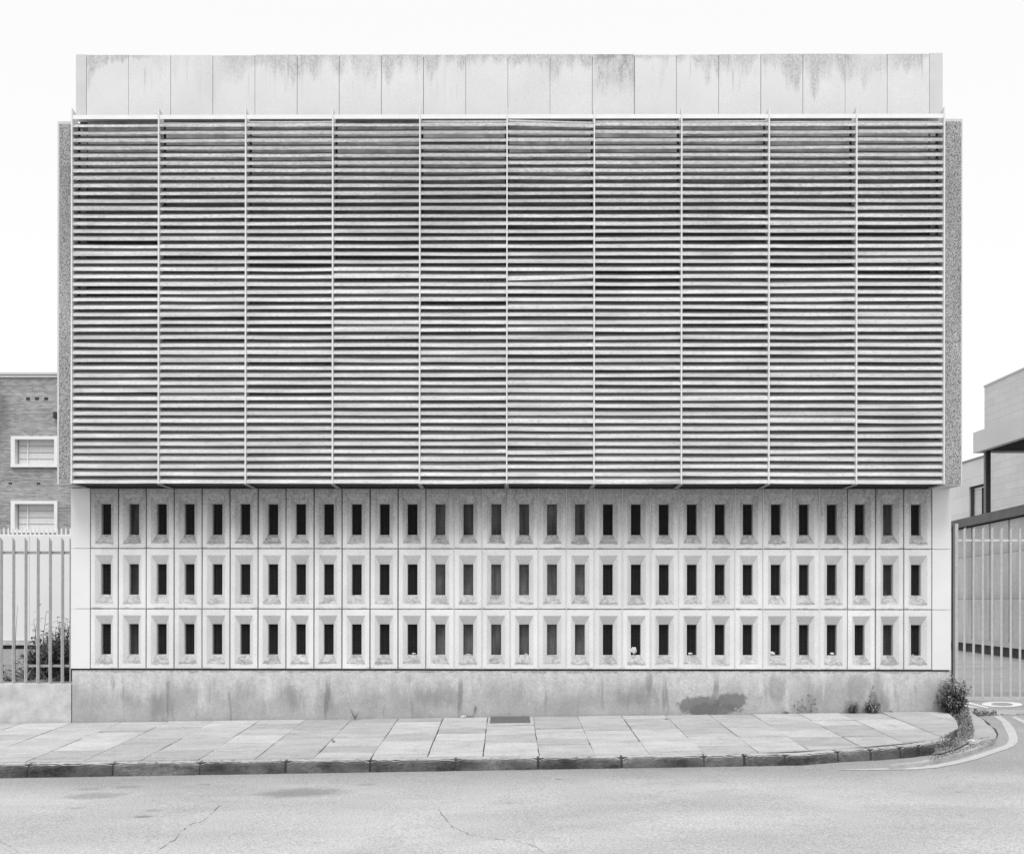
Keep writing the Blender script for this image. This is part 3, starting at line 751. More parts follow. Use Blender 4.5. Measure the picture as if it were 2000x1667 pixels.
# ------------------------------------------------------------------ louvres
YF = -0.53
fx0 = X(140.0, YF, 600); fx1 = X(1844.0, YF, 600); BAY = (fx1 - fx0) / 10
zbot = Z(944.0, YF); zr = Z(231.5, YF); NS = 48; PIT = (zr - zbot) / NS
ztopf = P(992, 212.0, YF).z
prof_o = [(0.000, 0.000), (0.002, 0.018), (0.009, 0.037), (0.030, 0.059), (0.067, 0.084), (0.106, 0.110), (0.145, 0.136)]
th = 0.0030
prof = prof_o + [(y + th, z - th * 0.6) for y, z in reversed(prof_o)]
lr = random.Random(21)
odd = {(5, 27): (-0.030, 0.0), (5, 47): (0.014, -0.022), (5, 46): (0.0, -0.006), (4, 40): (-0.008, 0.004), (5, 4): (-0.020, -0.008), (8, 36): (0.004, -0.018), (5, 40): (0.004, -0.008), (7, 35): (0.0, -0.012)}
for bnum in range(10):
    x0 = fx0 + bnum * BAY + 0.009; x1 = fx0 + (bnum + 1) * BAY - 0.009
    mb = MB()
    for s in range(NS):
        z = zbot + s * PIT
        l_, r_ = lr.gauss(0, .0022), lr.gauss(0, .0022)
        if lr.random() < 0.06: l_ += lr.uniform(-.012, .004)
        if lr.random() < 0.06: r_ += lr.uniform(-.012, .004)
        if (bnum, s) in odd: l_, r_ = odd[(bnum, s)]
        sag = lr.uniform(-0.0035, 0.001) * (2.2 if lr.random() < 0.08 else 1); yy = lr.uniform(-0.003, 0.003)
        tilt = lr.gauss(0, 0.06) + (0.2 if lr.random() < 0.04 else 0)
        ct, st_ = math.cos(tilt), math.sin(tilt)
        pr = [(y * ct - z_ * st_ * 0.6 + yy + YF + 0.004, y * st_ + z_ * ct + z) for y, z_ in prof]
        mb.extr(pr, x0, x1, 8, lambda u: (0, l_ * (1 - u) + r_ * u + sag * math.sin(math.pi * u)))
    mb.build('louvre_panel', M['slat'], B)
    # cap rail
    mb = MB()
    zc = zr; prr = [(YF + 0.002, zc), (YF + 0.004, zc + 0.062), (YF + 0.03, zc + 0.074), (YF + 0.03, zc + 0.070), (YF + 0.008, zc + 0.058), (YF + 0.006, zc)]
    mb.extr(prr, x0, x1, 1); mb.build('cap_rail', M['rail'], B)
for i in range(11):
    x = fx0 + i * BAY; t = 0.0098
    mb = MB()
    y0, y1 = YF - 0.010, YF + 0.19
    mb.prism([(x - t, y0, zbot - 0.004), (x + t, y0, zbot - 0.004), (x + t, y1, zbot - 0.004), (x - t, y1, zbot - 0.004)],
             [(x - t, y0, ztopf + 0.012), (x + t, y0, ztopf + 0.012), (x + t, y1, ztopf - 0.03), (x - t, y1, ztopf - 0.03)])
    mb.build('louvre_fin', M['fin'], B)
    mb = MB(); mb.box(x - 0.034, x + 0.034, YF + 0.195, YF + 0.225, zbot + 0.02, ztopf - 0.12); mb.build('steel_upright', M['darksteel'], B)
    mb = MB()
    mb.box(x - 0.030, x + 0.030, YF + 0.02, -0.005, zbot - 0.014, zbot - 0.006); mb.build('floor_bracket', M['fence'], B)
sf = MB(); sf.box(fx0 + 0.02, fx1 - 0.02, YF + 0.225, 0.018, zbot + 0.012, zbot + 0.03); sf.build('soffit', M['soffit'], B)  # dark sheet added where the open void shows black
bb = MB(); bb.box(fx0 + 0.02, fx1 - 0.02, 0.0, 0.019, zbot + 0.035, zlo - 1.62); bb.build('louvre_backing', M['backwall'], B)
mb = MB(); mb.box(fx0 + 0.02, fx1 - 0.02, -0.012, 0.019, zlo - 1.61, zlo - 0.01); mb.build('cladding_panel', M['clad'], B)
hb = MB()
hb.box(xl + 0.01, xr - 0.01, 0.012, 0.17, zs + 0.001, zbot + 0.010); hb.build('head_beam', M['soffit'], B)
# pebble dashed side returns
YS = YF + 0.10
for sgn, (pa, pb_, pt) in ((-1, (112, 145, 237)), (1, (1879.5, 1840, 232))):
    xa = X(pa, YS, 600); xb = X(pb_, YS, 600)
    z1 = P(pa, pt, YS).z; z0 = P(pa, 945 if sgn < 0 else 947.5, YS).z
    lo, hi = min(xa, xb), max(xa, xb)
    fr = MB(); fr.box(lo, hi, YS, 0.22, z0, z1)
    h = fr.build('side_return', M['smooth'], B)
    ins = 0.030 if sgn < 0 else 0.022
    pe = MB(); pe.box(lo + (ins if sgn < 0 else -0.0), hi - (ins if sgn > 0 else -0.0), YS - 0.010, YS - 0.0005, z0 + 0.02, z1 - 0.045)
    pe.build('pebble_facing', M['pebble'], h)

# ------------------------------------------------------------------ left: low wall, railings
Yb = 0.0
lw = MB(); xle = X(-500, 0, 1350); zt = Z(1335, 0, 100)
lw.box(xle, px0 - 0.02, 0.0, 0.30, lowp, zt)
o = lw.build('low_wall', M['lowwall'], origin=(xle / 2 + px0 / 2, 0.15, lowp)); tag(o, 'low rendered wall under the steel railings left of the building', 'wall')
jn = MB(); 
ft = thing('steel_railing', ((xle + px0) / 2, 0.15, zt), 'grey vertical bar railing standing on the low wall', 'railing')
YB = 0.10
def bar(cx_px, py=1200, wpx=5.8):
    a = X(cx_px - wpx / 2, YB, py); b = X(cx_px + wpx / 2, YB, py)
    z0 = zt - 0.02; z1 = P(cx_px, 1049, YB).z; z2 = P(cx_px, 1056, YB).z
    mb = MB(); f = 0.25
    m = a + (b - a) * f
    # angle section: narrow flange turned to the left, broad face to the front; lighter flange colour imitates caught light
    mb.cur = 0
    mb.prism([(m, YB, z0), (b, YB, z0), (b, YB + 0.006, z0), (m, YB + 0.006, z0)], [(m, YB, z1), (b, YB, z2), (b, YB + 0.006, z2), (m, YB + 0.006, z1)])
    mb.cur = 1
    mb.prism([(a, YB + 0.016, z0), (m, YB - 0.001, z0), (m, YB + 0.007, z0), (a, YB + 0.022, z0)], [(a, YB + 0.016, z1), (m, YB - 0.001, z1), (m, YB + 0.007, z1), (a, YB + 0.022, z1)])
    return mb.build('upright_bar', [M['fence'], M['fencelight']], ft)
for c in [2 + 23.9 * i for i in range(-12, 6)] + [136.8]:
    bar(c, wpx=7.0 if c < 130 else 4)
for (ya, yb_) in ((1076, 1081.5), (1297, 1302)):
    mb = MB(); za, zc_ = P(60, yb_, YB + .03).z, P(60, ya, YB + .03).z
    mb.box(xle, px0 - 0.01, YB + 0.024, YB + 0.034, za, zc_); mb.build('railing_rail', M['fence'], ft)

# yard behind the railings
yl = MB(); ZL = EYE - 1.25
yl.face([(-60, 0.28, ZL), (xl - 0.01, 0.28, ZL), (xl - 0.01, 9, ZL + 0.14), (-60, 9, ZL + 0.14)])
yl.face([(-60, 9, ZL + .14), (xl - 0.01, 9, ZL + .14), (xl - 0.01, 60, ZL + .14), (-60, 60, ZL + .14)])
tag(yl.build('yard_ground', M['soil']), kind='structure')
ky = MB(); yy0 = H(30, 1321, (ZL, 0, 0)).y
# white precast wall with palisade
YW = 24 - D
WL, WR = X(-420, YW, 1150), X(230, YW, 1150)
ww = thing('boundary_wall', ((WL + WR) / 2, YW, ZL), 'white precast boundary wall behind the railings', 'wall')
wx = X(57, YW, 1150); zw0 = Z(1250, YW, 60); zw1 = Z(1046, YW, 60)
xx = wx - 5 * 2.0
while xx < WR:
    mb = MB(); mb.box(xx + 0.004, min(xx + 2.0, WR) - 0.004, YW, YW + 0.1, zw0, zw1); mb.build('wall_panel', M['white'], ww); xx += 2.0
mb = MB(); mb.box(WL, WR, YW - 0.06, YW + 0.12, Z(1259, YW, 60), zw0 - 0.012); mb.build('wall_plinth', M['lowwall'], ww)
mb = MB(); mb.box(WL, WR, YW + 0.02, YW + 0.1, ZL, Z(1259, YW, 60)); mb.build('dark_gap_base', M['darksteel'], ww)  # dark strip for the gap below the plinth
pa = thing('palisade', ((WL + WR) / 2, YW, zw1), 'row of white pointed pales along the top of the white wall', 'palisade')
YP = YW + 0.03
za, zc_ = Z(1046, YP, 60), Z(1043.8, YP, 60)
mb = MB(); mb.box(WL, WR, YP - 0.02, YP + 0.02, zw1 + 0.001, zc_ + 0.01); mb.build('palisade_rail', M['rail'], pa)
for i in range(-6, 16):
    c = X(7.6 + 8.66 * i, YP, 1040); h0 = zc_ + 0.01; h1 = Z(1033, YP, 60); h2 = Z(1029.5, YP, 60); r = 0.0185
    mb = MB(); mb.box(c - r, c + r, YP - .006, YP + .006, h0, h1)
    mb.prism([(c - r, YP - .006, h1), (c + r, YP - .006, h1), (c + r, YP + .006, h1), (c - r, YP + .006, h1)], [(c - .002, YP - .006, h2), (c + .002, YP - .006, h2), (c + .002, YP + .006, h2), (c - .002, YP + .006, h2)])
    mb.build('pale', M['rail'], pa)

# brick building far behind
YBk = 46.5 - D
BL, BR = X(-700, YBk, 900), X(330, YBk, 900); zbt = Z(737, YBk, 60)
bk = thing('brick_building', ((BL + BR) / 2, YBk, ZL), 'far brick building with pale framed windows left of the concrete building', 'building')
wins = []
for (c0, c1) in ((23, 113.5), (-190, -100)):
    for (r0, r1) in ((852, 912.5), (978, 1040.5)):
        wins.append((X(c0, YBk, 900), X(c1, YBk, 900), Z(r1, YBk, 60), Z(r0, YBk, 60)))
# wall with real openings: strips between windows
mb = MB()
xs_ = sorted({BL, BR} | {w_[0] for w_ in wins} | {w_[1] for w_ in wins}); zs_ = sorted({ZL - 0.5, zbt} | {w_[2] for w_ in wins} | {w_[3] for w_ in wins})
for i in range(len(xs_) - 1):
    for j in range(len(zs_) - 1):
        cx_, cz_ = (xs_[i] + xs_[i + 1]) / 2, (zs_[j] + zs_[j + 1]) / 2
        if any(a < cx_ < b and c < cz_ < d for a, b, c, d in wins): continue
        mb.face([(xs_[i], YBk, zs_[j]), (xs_[i + 1], YBk, zs_[j]), (xs_[i + 1], YBk, zs_[j + 1]), (xs_[i], YBk, zs_[j + 1])])
mb.box(BL, BR, YBk + 0.4, YBk + 12, ZL - 0.5, zbt - 0.01)
mb.build('brick_wall', M['brick'], bk)
mb = MB(); mb.box(BL - .05, BR, YBk - 0.08, YBk + 12, zbt, Z(732.6, YBk, 60)); mb.build('eaves_band', M['whitetrim'], bk)
mb = MB(); mb.box(BL - .1, BR, YBk - 0.14, YBk + 12, Z(732.0, YBk, 60), Z(728.3, YBk, 60)); mb.build('roof', M['smooth'], bk)
for (a, b, c, d) in wins:
    t = 0.14
    mb = MB()
    mb.box(a, b, YBk - 0.10, YBk + 0.20, d - t, d); mb.box(a, b, YBk - 0.12, YBk + 0.20, c, c + t)
    mb.box(a, a + t + .04, YBk - 0.10, YBk + 0.20, c + t, d - t); mb.box(b - t, b, YBk - 0.10, YBk + 0.20, c + t, d - t)
    wf = mb.build('window', M['whitetrim'], bk)
    mb = MB(); mb.box(a + t, b - t, YBk + 0.21, YBk + 0.23, c + t, d - t); mb.build('blind', M['blind'], wf)
    fm = MB(); ww_ = b - a
    for u in (0.31, 0.93): fm.box(a + ww_ * u - 0.022, a + ww_ * u + 0.022, YBk + 0.15, YBk + 0.205, c + t, d - t)
    fm.build('window_frame', M['whitetrim'], wf)
    fm = MB(); fm.box(a + t + .04, a + t + .09, YBk + 0.19, YBk + 0.209, c + t, d - t)
    for u in (0.24, 0.5, 0.76): fm.box(a + t + .1, b - t, YBk + 0.195, YBk + 0.2095, c + t + (d - c - 2 * t) * u - 0.011, c + t + (d - c - 2 * t) * u + 0.011)
    fm.build('glazing_bar', M['fence'], wf)
for (a, b, c, d) in ((51, 58.5, 775.5, 781), (68.5, 76.2, 775.5, 781), (86.5, 94.2, 775.5, 781), (17, 24, 942, 945.5), (72, 79, 942, 945.5)):
    mb = MB(); mb.box(X(a, YBk, 800), X(b, YBk, 800), YBk - 0.012, YBk + 0.01, Z(d, YBk, 60), Z(c, YBk, 60)); mb.build('air_brick', M['darksteel'], bk)
mb = MB(); q = P(110, 811, YBk); mb.box(q.x - .06, q.x + .06, YBk - .2, YBk - .002, q.z - .15, q.z + .13); mb.build('wall_fixture', M['darksteel'], bk)

# ------------------------------------------------------------------ right: gate, yard wall, canopy, buildings
YG = H(1950, 1367, ROAD).y
gz0 = pz(ROAD, 9, YG)
gt = thing('metal_gate', (X(1930, YG), YG, gz0), 'grey barred metal gate across the yard entrance right of the building', 'gate')
for i in range(-0, 18):
    c = 1884 + 18.13 * i; wd = 2.75
    a, b = X(c - wd, YG, 1200), X(c + wd, YG, 1200); z0, z1, z2 = Z(1360, YG, 1900), Z(1029, YG, 1900), Z(1034, YG, 1900)
    mb = MB(); m = b - (b - a) * .22
    mb.prism([(a, YG, z0), (m, YG, z0), (m, YG + .006, z0), (a, YG + .006, z0)], [(a, YG, z2), (m, YG, z1), (m, YG + .006, z1), (a, YG + .006, z2)])
    mb.prism([(m, YG - .001, z0), (b, YG + .015, z0), (b, YG + .021, z0), (m, YG + .007, z0)], [(m, YG - .001, z1), (b, YG + .015, z1), (b, YG + .021, z1), (m, YG + .007, z1)])
    mb.build('gate_bar', M['gate'], gt)
ga, gb = X(1869, YG, 1200), X(2205, YG, 1200)
mb = MB(); mb.box(ga, gb, YG + .024, YG + .06, Z(1056.5, YG, 1900), Z(1052.6, YG, 1900)); mb.build('gate_rail', M['fencelight'], gt)
mb = MB(); mb.box(ga, gb, YG - .03, YG + .05, gz0 + 0.0, Z(1360.5, YG, 1900)); mb.build('bottom_rail', M['gate'], gt)
gp_ = MB(); gp_.box(X(1865.5, YG, 1200), X(1871.5, YG, 1200), YG - 0.0, YG + .08, gz0 - .05, Z(1022, YG, 1860)); gp_.build('gate_post', M['gate'], gt)
# latch plate by the corner of the building
# dark downpipe / slot beside the building
dp = MB(); q = P(1861, 1200, 0.4); dp.tube([(q.x + 0.0, 0.42, -0.3), (q.x + 0.0, 0.42, Z(1026, 0.4))], 0.014, 0.014, 8)
dp.build('drain_pipe', M['darksteel'], B)

# yard wall
pA = H(1815, 1260.5, ROAD); pB = H(2000, 1286, ROAD)
dv = (pB - pA); dv.z = 0; dl = dv.length; dv.normalize(); nv = Vector((dv.y, -dv.x, 0)) 
if nv.x > 0: nv = -nv
yw = thing('yard_wall', (pB.x, pB.y, pB.z), 'tall ribbed concrete yard wall with dark coping behind the gate', 'wall')
zY = pB.z
def wallbox(name, t0, t1, d0, d1, z0, z1, mat, mb=None, bld=True):
    mb = mb or MB()
    def q(t, d): v = pA + dv * t + nv * d; return (v.x, v.y)
    base = [q(t0, d0), q(t1, d0), q(t1, d1), q(t0, d1)]
    mb.prism([(x, y, z0) for x, y in base], [(x, y, z1) for x, y in base])
    if bld: return mb.build(name, mat, yw)
LW = dl + 16
ztopw = EYE + 2.58
zled = EYE - (1249 - 1175) / 2000 * (pB.y + D) * 1.10
wallbox('dark_gap_base', -6, LW, -0.6, 0.0, zY - 0.3, EYE - 1.41, M['footing'])  # set-back base with the shadow gap put into its colour
wallbox('wall_ledge', -6, LW, -0.6, 0.22, EYE - 1.40, EYE - 1.25, M['smooth'])
# panels at measured joints
def tpx(px):
    lo, hi = -6.0, LW
    for _ in range(50):
        m = (lo + hi) / 2; v = pA + dv * m
        r_ = CM.transposed() @ (Vector((v.x, v.y, 1)) - CAMP)
        if CX + F * r_.x / -r_.z < px: lo = m
        else: hi = m
    return lo
ts = [-6, tpx(1845), tpx(1874.6), tpx(1907.6), tpx(1943), tpx(1981)]
stp = ts[-1] - ts[-2]
while ts[-1] < LW - stp: ts.append(ts[-1] + stp)
for i in range(len(ts) - 1):
    wallbox('wall_panel', ts[i] + 0.055, ts[i + 1] - 0.055, 0.082, 0.16, EYE - 1.245, ztopw, M['boarded'])
wallbox('wall_core', -6, LW, -0.6, 0.08, EYE - 1.245, ztopw + 0.05, M['darksteel'])
wallbox('coping', -6, LW, -0.7, 0.30, ztopw + 0.055, ztopw + 0.34, M['coping'])

# canopy
dC = 45.0; YC = dC - D
cxx = X(1900.7, YC, 860); zc0 = Z(884.8, YC, 1950); zc1 = Z(845, YC, 1950)
cn = thing('entrance_canopy', (cxx + 5, YC - 8, ZL), 'flat metal canopy with ribbed underside on a dark post right of the building', 'canopy')
mb = MB(); mb.box(cxx, cxx + 0.25, YC - 20, YC, zc0, zc1); 
for k in (0.0,): pass
mb.box(cxx + 0.25, cxx + 16, YC - 0.25, YC, zc0, zc1)
mb.build('fascia', M['canopy'], cn)
mb = MB(); mb.box(cxx + 0.25, cxx + 16, YC - 20, YC - 0.25, zc0 + 0.18, zc1 - 0.05); mb.build('canopy_roof', M['rib'], cn)
for k in range(40):
    yy = YC - 0.5 - k * 0.48
    if yy < YC - 19.5: break
    mb = MB(); mb.box(cxx + 0.26, cxx + 16, yy - 0.11, yy + 0.11, zc0 + 0.05, zc0 + 0.179); mb.build('soffit_rib', M['darksteel'], cn)
YPt = YC - 0.55
a, b = X(1922.5, YPt, 950), X(1933, YPt, 950)
mb = MB(); mb.box(a + 0.03, b, YPt - 0.1, YPt + 0.1, zY - .2, zc0 + 0.05); mb.build('post', M['darksteel'], cn)
mb = MB(); mb.box(a - 0.03, a + 0.028, YPt - 0.1, YPt + 0.0, zY - .2, zc0 + 0.049); mb.build('post_flange', M['fence'], cn)

# tall pale block behind the canopy
dT = 60.0; YT = dT - D; tx = X(1922.8, YT, 800); ztt = Z(756, YT, 1950)
tb = thing('stone_clad_block', (tx + 10, YT - 10, ZL), 'plain pale stone clad block rising behind the canopy', 'building')
mb = MB(); mb.box(tx, tx + 25, YT - 32, YT, ZL, ztt); mb.build('wall', M['blockpale'], tb)
mb = MB(); mb.box(tx - .04, tx + 25, YT - 32.04, YT + .04, ztt, ztt + 0.10); mb.build('roof_edge', M['smooth'], tb)

# low pale building with recessed window
def L2(px, dpt): y = dpt - D; return Vector((X(px, y, 1000), y))
xw = X(1921, 66 - D, 950)
YN = 52 - D
# its long wall runs back along the view on the line through (1921,892.6) and (1880,904.5)
topz = Z(892.6, 66 - D, 1921)
xw2 = xw
lb = thing('low_pale_building', (xw + 4, 50, ZL), 'low pale rendered building with a recessed window behind the yard wall', 'building')
# depth of a point of this wall from its pixel column
def dep_of(px, xwall=None):
    xwall = xw2 if xwall is None else xwall; lo, hi = 10.0, 400.0
    for _ in range(60):
        m = (lo + hi) / 2
        if X(px, m - D, 950) < xwall: lo = m
        else: hi = m
    return m - D
y1893 = dep_of(1892.5); y1921 = dep_of(1922); yfar = dep_of(1850); ynear = dep_of(2100)
zwt = Z(951, y1893, 1893); zwb = EYE - 3
mb = MB()
mb.box(xw2, xw2 + 0.4, y1893, yfar, ZL - 1, topz); mb.box(xw2, xw2 + 0.4, y1921, y1893, zwt, topz); mb.box(xw2, xw2 + 0.4, ynear, y1921, ZL - 1, topz)
mb.box(xw2 + 0.41, xw2 + 20, ynear, yfar, topz - 0.3, topz - 0.05)
mb.build('rendered_wall', M['blocklow'], lb)
mb = MB(); mb.box(xw2 + 0.1, xw2 + 0.2, y1893 - 0.28, y1893 - 0.01, ZL, zwt - .005); mb.box(xw2 + .1, xw2 + .2, y1921 + 0.02, y1893 - 0.3, zwt - 0.16, zwt - .005); 
wf = mb.build('window', M['darksteel'], lb)
ya = dep_of(1910)
mb = MB(); mb.box(xw2 + 0.25, xw2 + 0.3, ya, y1893 - 0.3, ZL, zwt - 0.17); mb.build('blockwork_infill', M['blockpale'], wf)
mb = MB(); mb.box(xw2 + 0.25, xw2 + 0.3, y1921 + 0.02, ya - 0.02, ZL, zwt - 0.17); mb.build('dark_pane', M['dark'], wf)
mb = MB(); mb.box(xw2 - .05, xw2 + 0.45, ynear, yfar, topz + .002, topz + 0.12); mb.build('roof_edge', M['fence'], lb)
# projecting fascia band and the faint weathered lettering on it
y1935 = dep_of(1934); zb0 = Z(930, y1935, 1934)
mb = MB(); mb.box(xw2 - 0.10, xw2 - 0.002, ynear, y1935, zb0, topz - 0.02); bandw = mb.build('sign_band', M['white'], lb)
lt = MB(); lq = random.Random(3)
def letter(pxa, pya, pyb, wpx=1.2):
    y0, y1 = dep_of(pxa, xw2 - 0.1), dep_of(pxa + wpx, xw2 - 0.1)
    lt.box(xw2 - 0.108, xw2 - 0.1015, y1, y0, Z(pyb, y0, 1934), Z(pya, y0, 1934))
for px_, pa_, pb__ in ((1948, 902, 913), (1951.5, 905, 911), (1954, 903, 905), (1957.5, 904, 911), (1962, 901, 909), (1966, 899, 908), (1970.5, 898, 907), (1975.5, 896, 906), (1979, 897, 904), (1984, 895, 903), (1988, 894, 902), (1991, 893, 901), (1995, 892, 902)):
    letter(px_, pa_, pb__, 1.7)
lt.build('faded_lettering', M['smooth'], bandw)

# ------------------------------------------------------------------ plants
pr_ = random.Random(17)
def rvv(s=1): return Vector((pr_.uniform(-s, s), pr_.uniform(-s, s), pr_.uniform(-s, s)))
def stem_plant(name, base, stems, L, W, per, label, cat, leafm, group=None, droop=0.3, stemr=0.004):
    """stems: list of (top offset, bow); leaves ring each stem"""
    t = thing(name, base, label, cat, group); st = MB(); lf = MB()
    bpos = Vector(base)
    for (off, bow, lo) in stems:
        off = Vector(off); pts = []
        for k in range(7):
            u = k / 6; pts.append(bpos + Vector((off.x * u ** 1.2, off.y * u, off.z * u)) + Vector(bow) * math.sin(math.pi * u))
        st.tube(pts, stemr, stemr * 0.4, 5)
        nL = per
        for k in range(nL):
            u = lo + (1 - lo) * k / max(1, nL - 1); f = u * 6; i = min(5, int(f)); p = pts[i].lerp(pts[i + 1], f - i)
            an = k * 2.4 + pr_.uniform(-.5, .5)
            d = Vector((math.cos(an), math.sin(an) * 0.8 - 0.15, pr_.uniform(-0.35, 0.5)))
            s = (1.15 - 0.55 * u) * pr_.uniform(0.7, 1.2)
            lf.leaf(p, d, (0, 0, 1), L * s, W * s, droop)
    st.build('stem', M['stem'], t); lf.build('foliage', leafm, t)
    return t
def gbase(px, py, pl=PAV): v = H(px, py, pl); v.z -= 0.003; return v
# corner bush
cb = gbase(1854, 1388, PAV); cb.y = -0.10; cb.z = pz(PAV, cb.x, cb.y) - 0.02
stems = []
for i in range(120):
    ax = pr_.uniform(-0.22, 0.22); hgt = pr_.uniform(0.10, 0.66) * (1 - abs(ax - 0.02) * 1.6)
    stems.append(((ax, pr_.uniform(-0.18, 0.06), hgt), (pr_.uniform(-.03, .05), pr_.uniform(-.05, .0), 0), 0.1))
stem_plant('corner_bush', cb, stems, 0.095, 0.040, 13, 'dense leafy bush growing at the right corner of the plinth', 'bush', M['leafdark'], None, 0.35)
# tall weed and low clump by the plinth
b1 = gbase(1704, 1391); b1.y = -0.06; b1.z = pz(PAV, b1.x, b1.y)
st_ = [((0.02, 0.02, 0.42), (-0.03, 0, 0), 0.15), ((0.04, 0.02, 0.30), (0.02, 0, 0), 0.15), ((0.09, -0.02, 0.13), (0, 0, 0), 0.1), ((-0.10, 0, 0.15), (0, 0, 0), 0.1), ((-0.05, -.04, 0.12), (0, 0, 0), 0.1), ((0.04, -.05, 0.16), (0, 0, 0), 0.1), ((-0.16, 0, 0.07), (0, 0, 0), 0.2)] + [((pr_.uniform(-.13, .1), pr_.uniform(-.07, .02), pr_.uniform(.05, .17)), (0, 0, 0), 0.1) for _ in range(34)]
stem_plant('weed', b1, st_, 0.068, 0.030, 13, 'tall leafy weed with drooping leaves against the plinth, left of the corner bush', 'weed', M['leaf'], None, 0.4, 0.003)
b2 = gbase(1665, 1392); b2.y = -0.06; b2.z = pz(PAV, b2.x, b2.y)
st_ = [((pr_.uniform(-.13, .13), pr_.uniform(-.08, .03), pr_.uniform(.05, .21)), (0, 0, 0), 0.15) for _ in range(26)]
stem_plant('weed', b2, st_, 0.042, 0.032, 9, 'low round leaved weed clump at the foot of the plinth beside the tall weed', 'weed', M['leaf'], None, 0.15, 0.0025)
# dry curled weed
b3 = gbase(1569, 1391.5); b3.y = -0.05; b3.z = pz(PAV, b3.x, b3.y)
t = thing('dry_weed', b3, 'dry stalky weed with one tall curling stem against the plinth', 'weed'); a = MB(); l_ = MB()
def curve(pts): return [b3 + Vector(p) for p in pts]
for pts in ([(0, 0, 0), (.06, 0, .05), (.12, 0, .12), (.15, 0, .2), (.13, 0, .255), (.08, 0, .27), (.05, 0, .265)], [(0, 0, 0), (.05, 0, .08), (.10, 0, .12), (.15, -.01, .13)], [(0, 0, 0), (-.06, 0, .08), (-.09, 0, .17)], [(0, 0, 0), (-.02, 0, .1), (-.03, 0, .20)], [(0, 0, 0), (.02, 0, .07), (.06, 0, .17)], [(0, 0, 0), (-.1, 0, .05), (-.15, 0, .11)], [(0, 0, 0), (.1, 0, .03), (.2, 0, .07)]):
    pts = curve(pts); a.tube(pts, 0.0045, 0.003, 5)
    for k in range(16):
        i = pr_.randrange(len(pts) // 2, len(pts)); l_.leaf(pts[i] + rvv(.012), rvv() + Vector((0, 0, .4)), (0, 0, 1), .03, .012)
a.build('stem', M['dry'], t); l_.build('foliage', M['leaf'], t)
# small weeds
def small(px, py, hgt, wd, label, lm='leafdark', n=8, L=.035):
    b = gbase(px, py); b.y = min(b.y, -0.04) if b.y > -0.1 else b.y; b.z = pz(PAV, b.x, b.y)
    stem_plant('weed', b, [((pr_.uniform(-wd, wd), pr_.uniform(-.03, .01), pr_.uniform(.4, 1) * hgt), (0, 0, 0), .2) for _ in range(n)], L, .013, 8, label, 'weed', M[lm], None, .2, .002)
small(693, 1405, .17, .07, 'small bushy weed at the foot of the plinth left of the litter', n=9)
b5 = gbase(924, 1397); b5.y = -.04; b5.z = pz(PAV, b5.x, b5.y)
stem_plant('weed', b5, [((.045, 0, .15), (0, 0, 0), .75), ((.05, 0, .17), (0, 0, 0), .8), ((-.09, 0, .02), (0, 0, 0), .3)], .035, .02, 9, 'single thin weed leaning right beside the white litter', 'weed', M['stem'], None, .2, .0035)
small(1302 - 0, 1404, .03, .03, 'tiny weed in a paving joint right of the inspection cover', n=3, L=.02)
small(652, 1449, .06, .04, 'tiny pale weed in a paving joint near the kerb', 'dry', n=5, L=.02)
small(1534, 1391, .05, .10, 'low dry tuft left of the curling weed', 'dry', n=7, L=.03)
small(1740, 1390, .03, .03, 'tiny dark weed between the tall weed and the corner bush', n=4, L=.02)
# ground cover on the soil strip
gc = MB()
poly = [H(a, b, HS) for a, b in spt]
polyv = [Vector((p.x, p.y)) for p in poly]
def inside(p, pg):
    c = False; j = len(pg) - 1
    for i in range(len(pg)):
        if (pg[i].y > p.y) != (pg[j].y > p.y) and p.x < (pg[j].x - pg[i].x) * (p.y - pg[i].y) / (pg[j].y - pg[i].y) + pg[i].x: c = not c
        j = i
    return c
bx0 = min(p.x for p in polyv); bx1 = max(p.x for p in polyv); by0 = min(p.y for p in polyv); by1 = max(p.y for p in polyv)
cnt = 0; tries = 0
while cnt < 1700 and tries < 60000:
    tries += 1
    p = Vector((pr_.uniform(bx0, bx1), pr_.uniform(by0, by1)))
    if not inside(p, polyv): continue
    dd = mnoise.noise(Vector((p.x * 4, p.y * 3, 1)))
    if dd < -0.12 or pr_.random() > 0.65: continue
    z = pz(HS, p.x, p.y)
    hh = pr_.uniform(0.0, 0.09) * (1 + dd)
    gc.leaf((p.x, p.y, z + hh), rvv() + Vector((0, 0, .5)), (0, 0, 1), pr_.uniform(.018, .042), pr_.uniform(.008, .02), .3)
    if pr_.random() < .2: gc.leaf((p.x, p.y, z), Vector((pr_.uniform(-.3, .3), pr_.uniform(-.3, .3), 1)), (1, 0, 0), pr_.uniform(.05, .11), .005, .2)
    cnt += 1
tag(gc.build('ground_cover', M['leaf']), 'low weeds and dead leaves in the soil strip round the pavement end', None, None, 'stuff')
lf = MB()
for _ in range(420):
    a_ = pr_.random(); 
    px_ = 1815 + a_ * 130; py_ = 1484 - a_ * 40 + pr_.gauss(0, 2.2)
    q = H(px_, py_, HP); q.z = max(q.z, pz(HP, q.x, q.y)) + .004
    lf.leaf(q, Vector((pr_.uniform(-1, 1), pr_.uniform(-1, 1), pr_.uniform(0, .4))), (0, 0, 1), pr_.uniform(.015, .04), pr_.uniform(.008, .02), .3)
tag(lf.build('leaf_litter', M['dry']), 'dry leaf litter along the gutter of the rounded kerb', None, None, 'stuff')
tf = MB()
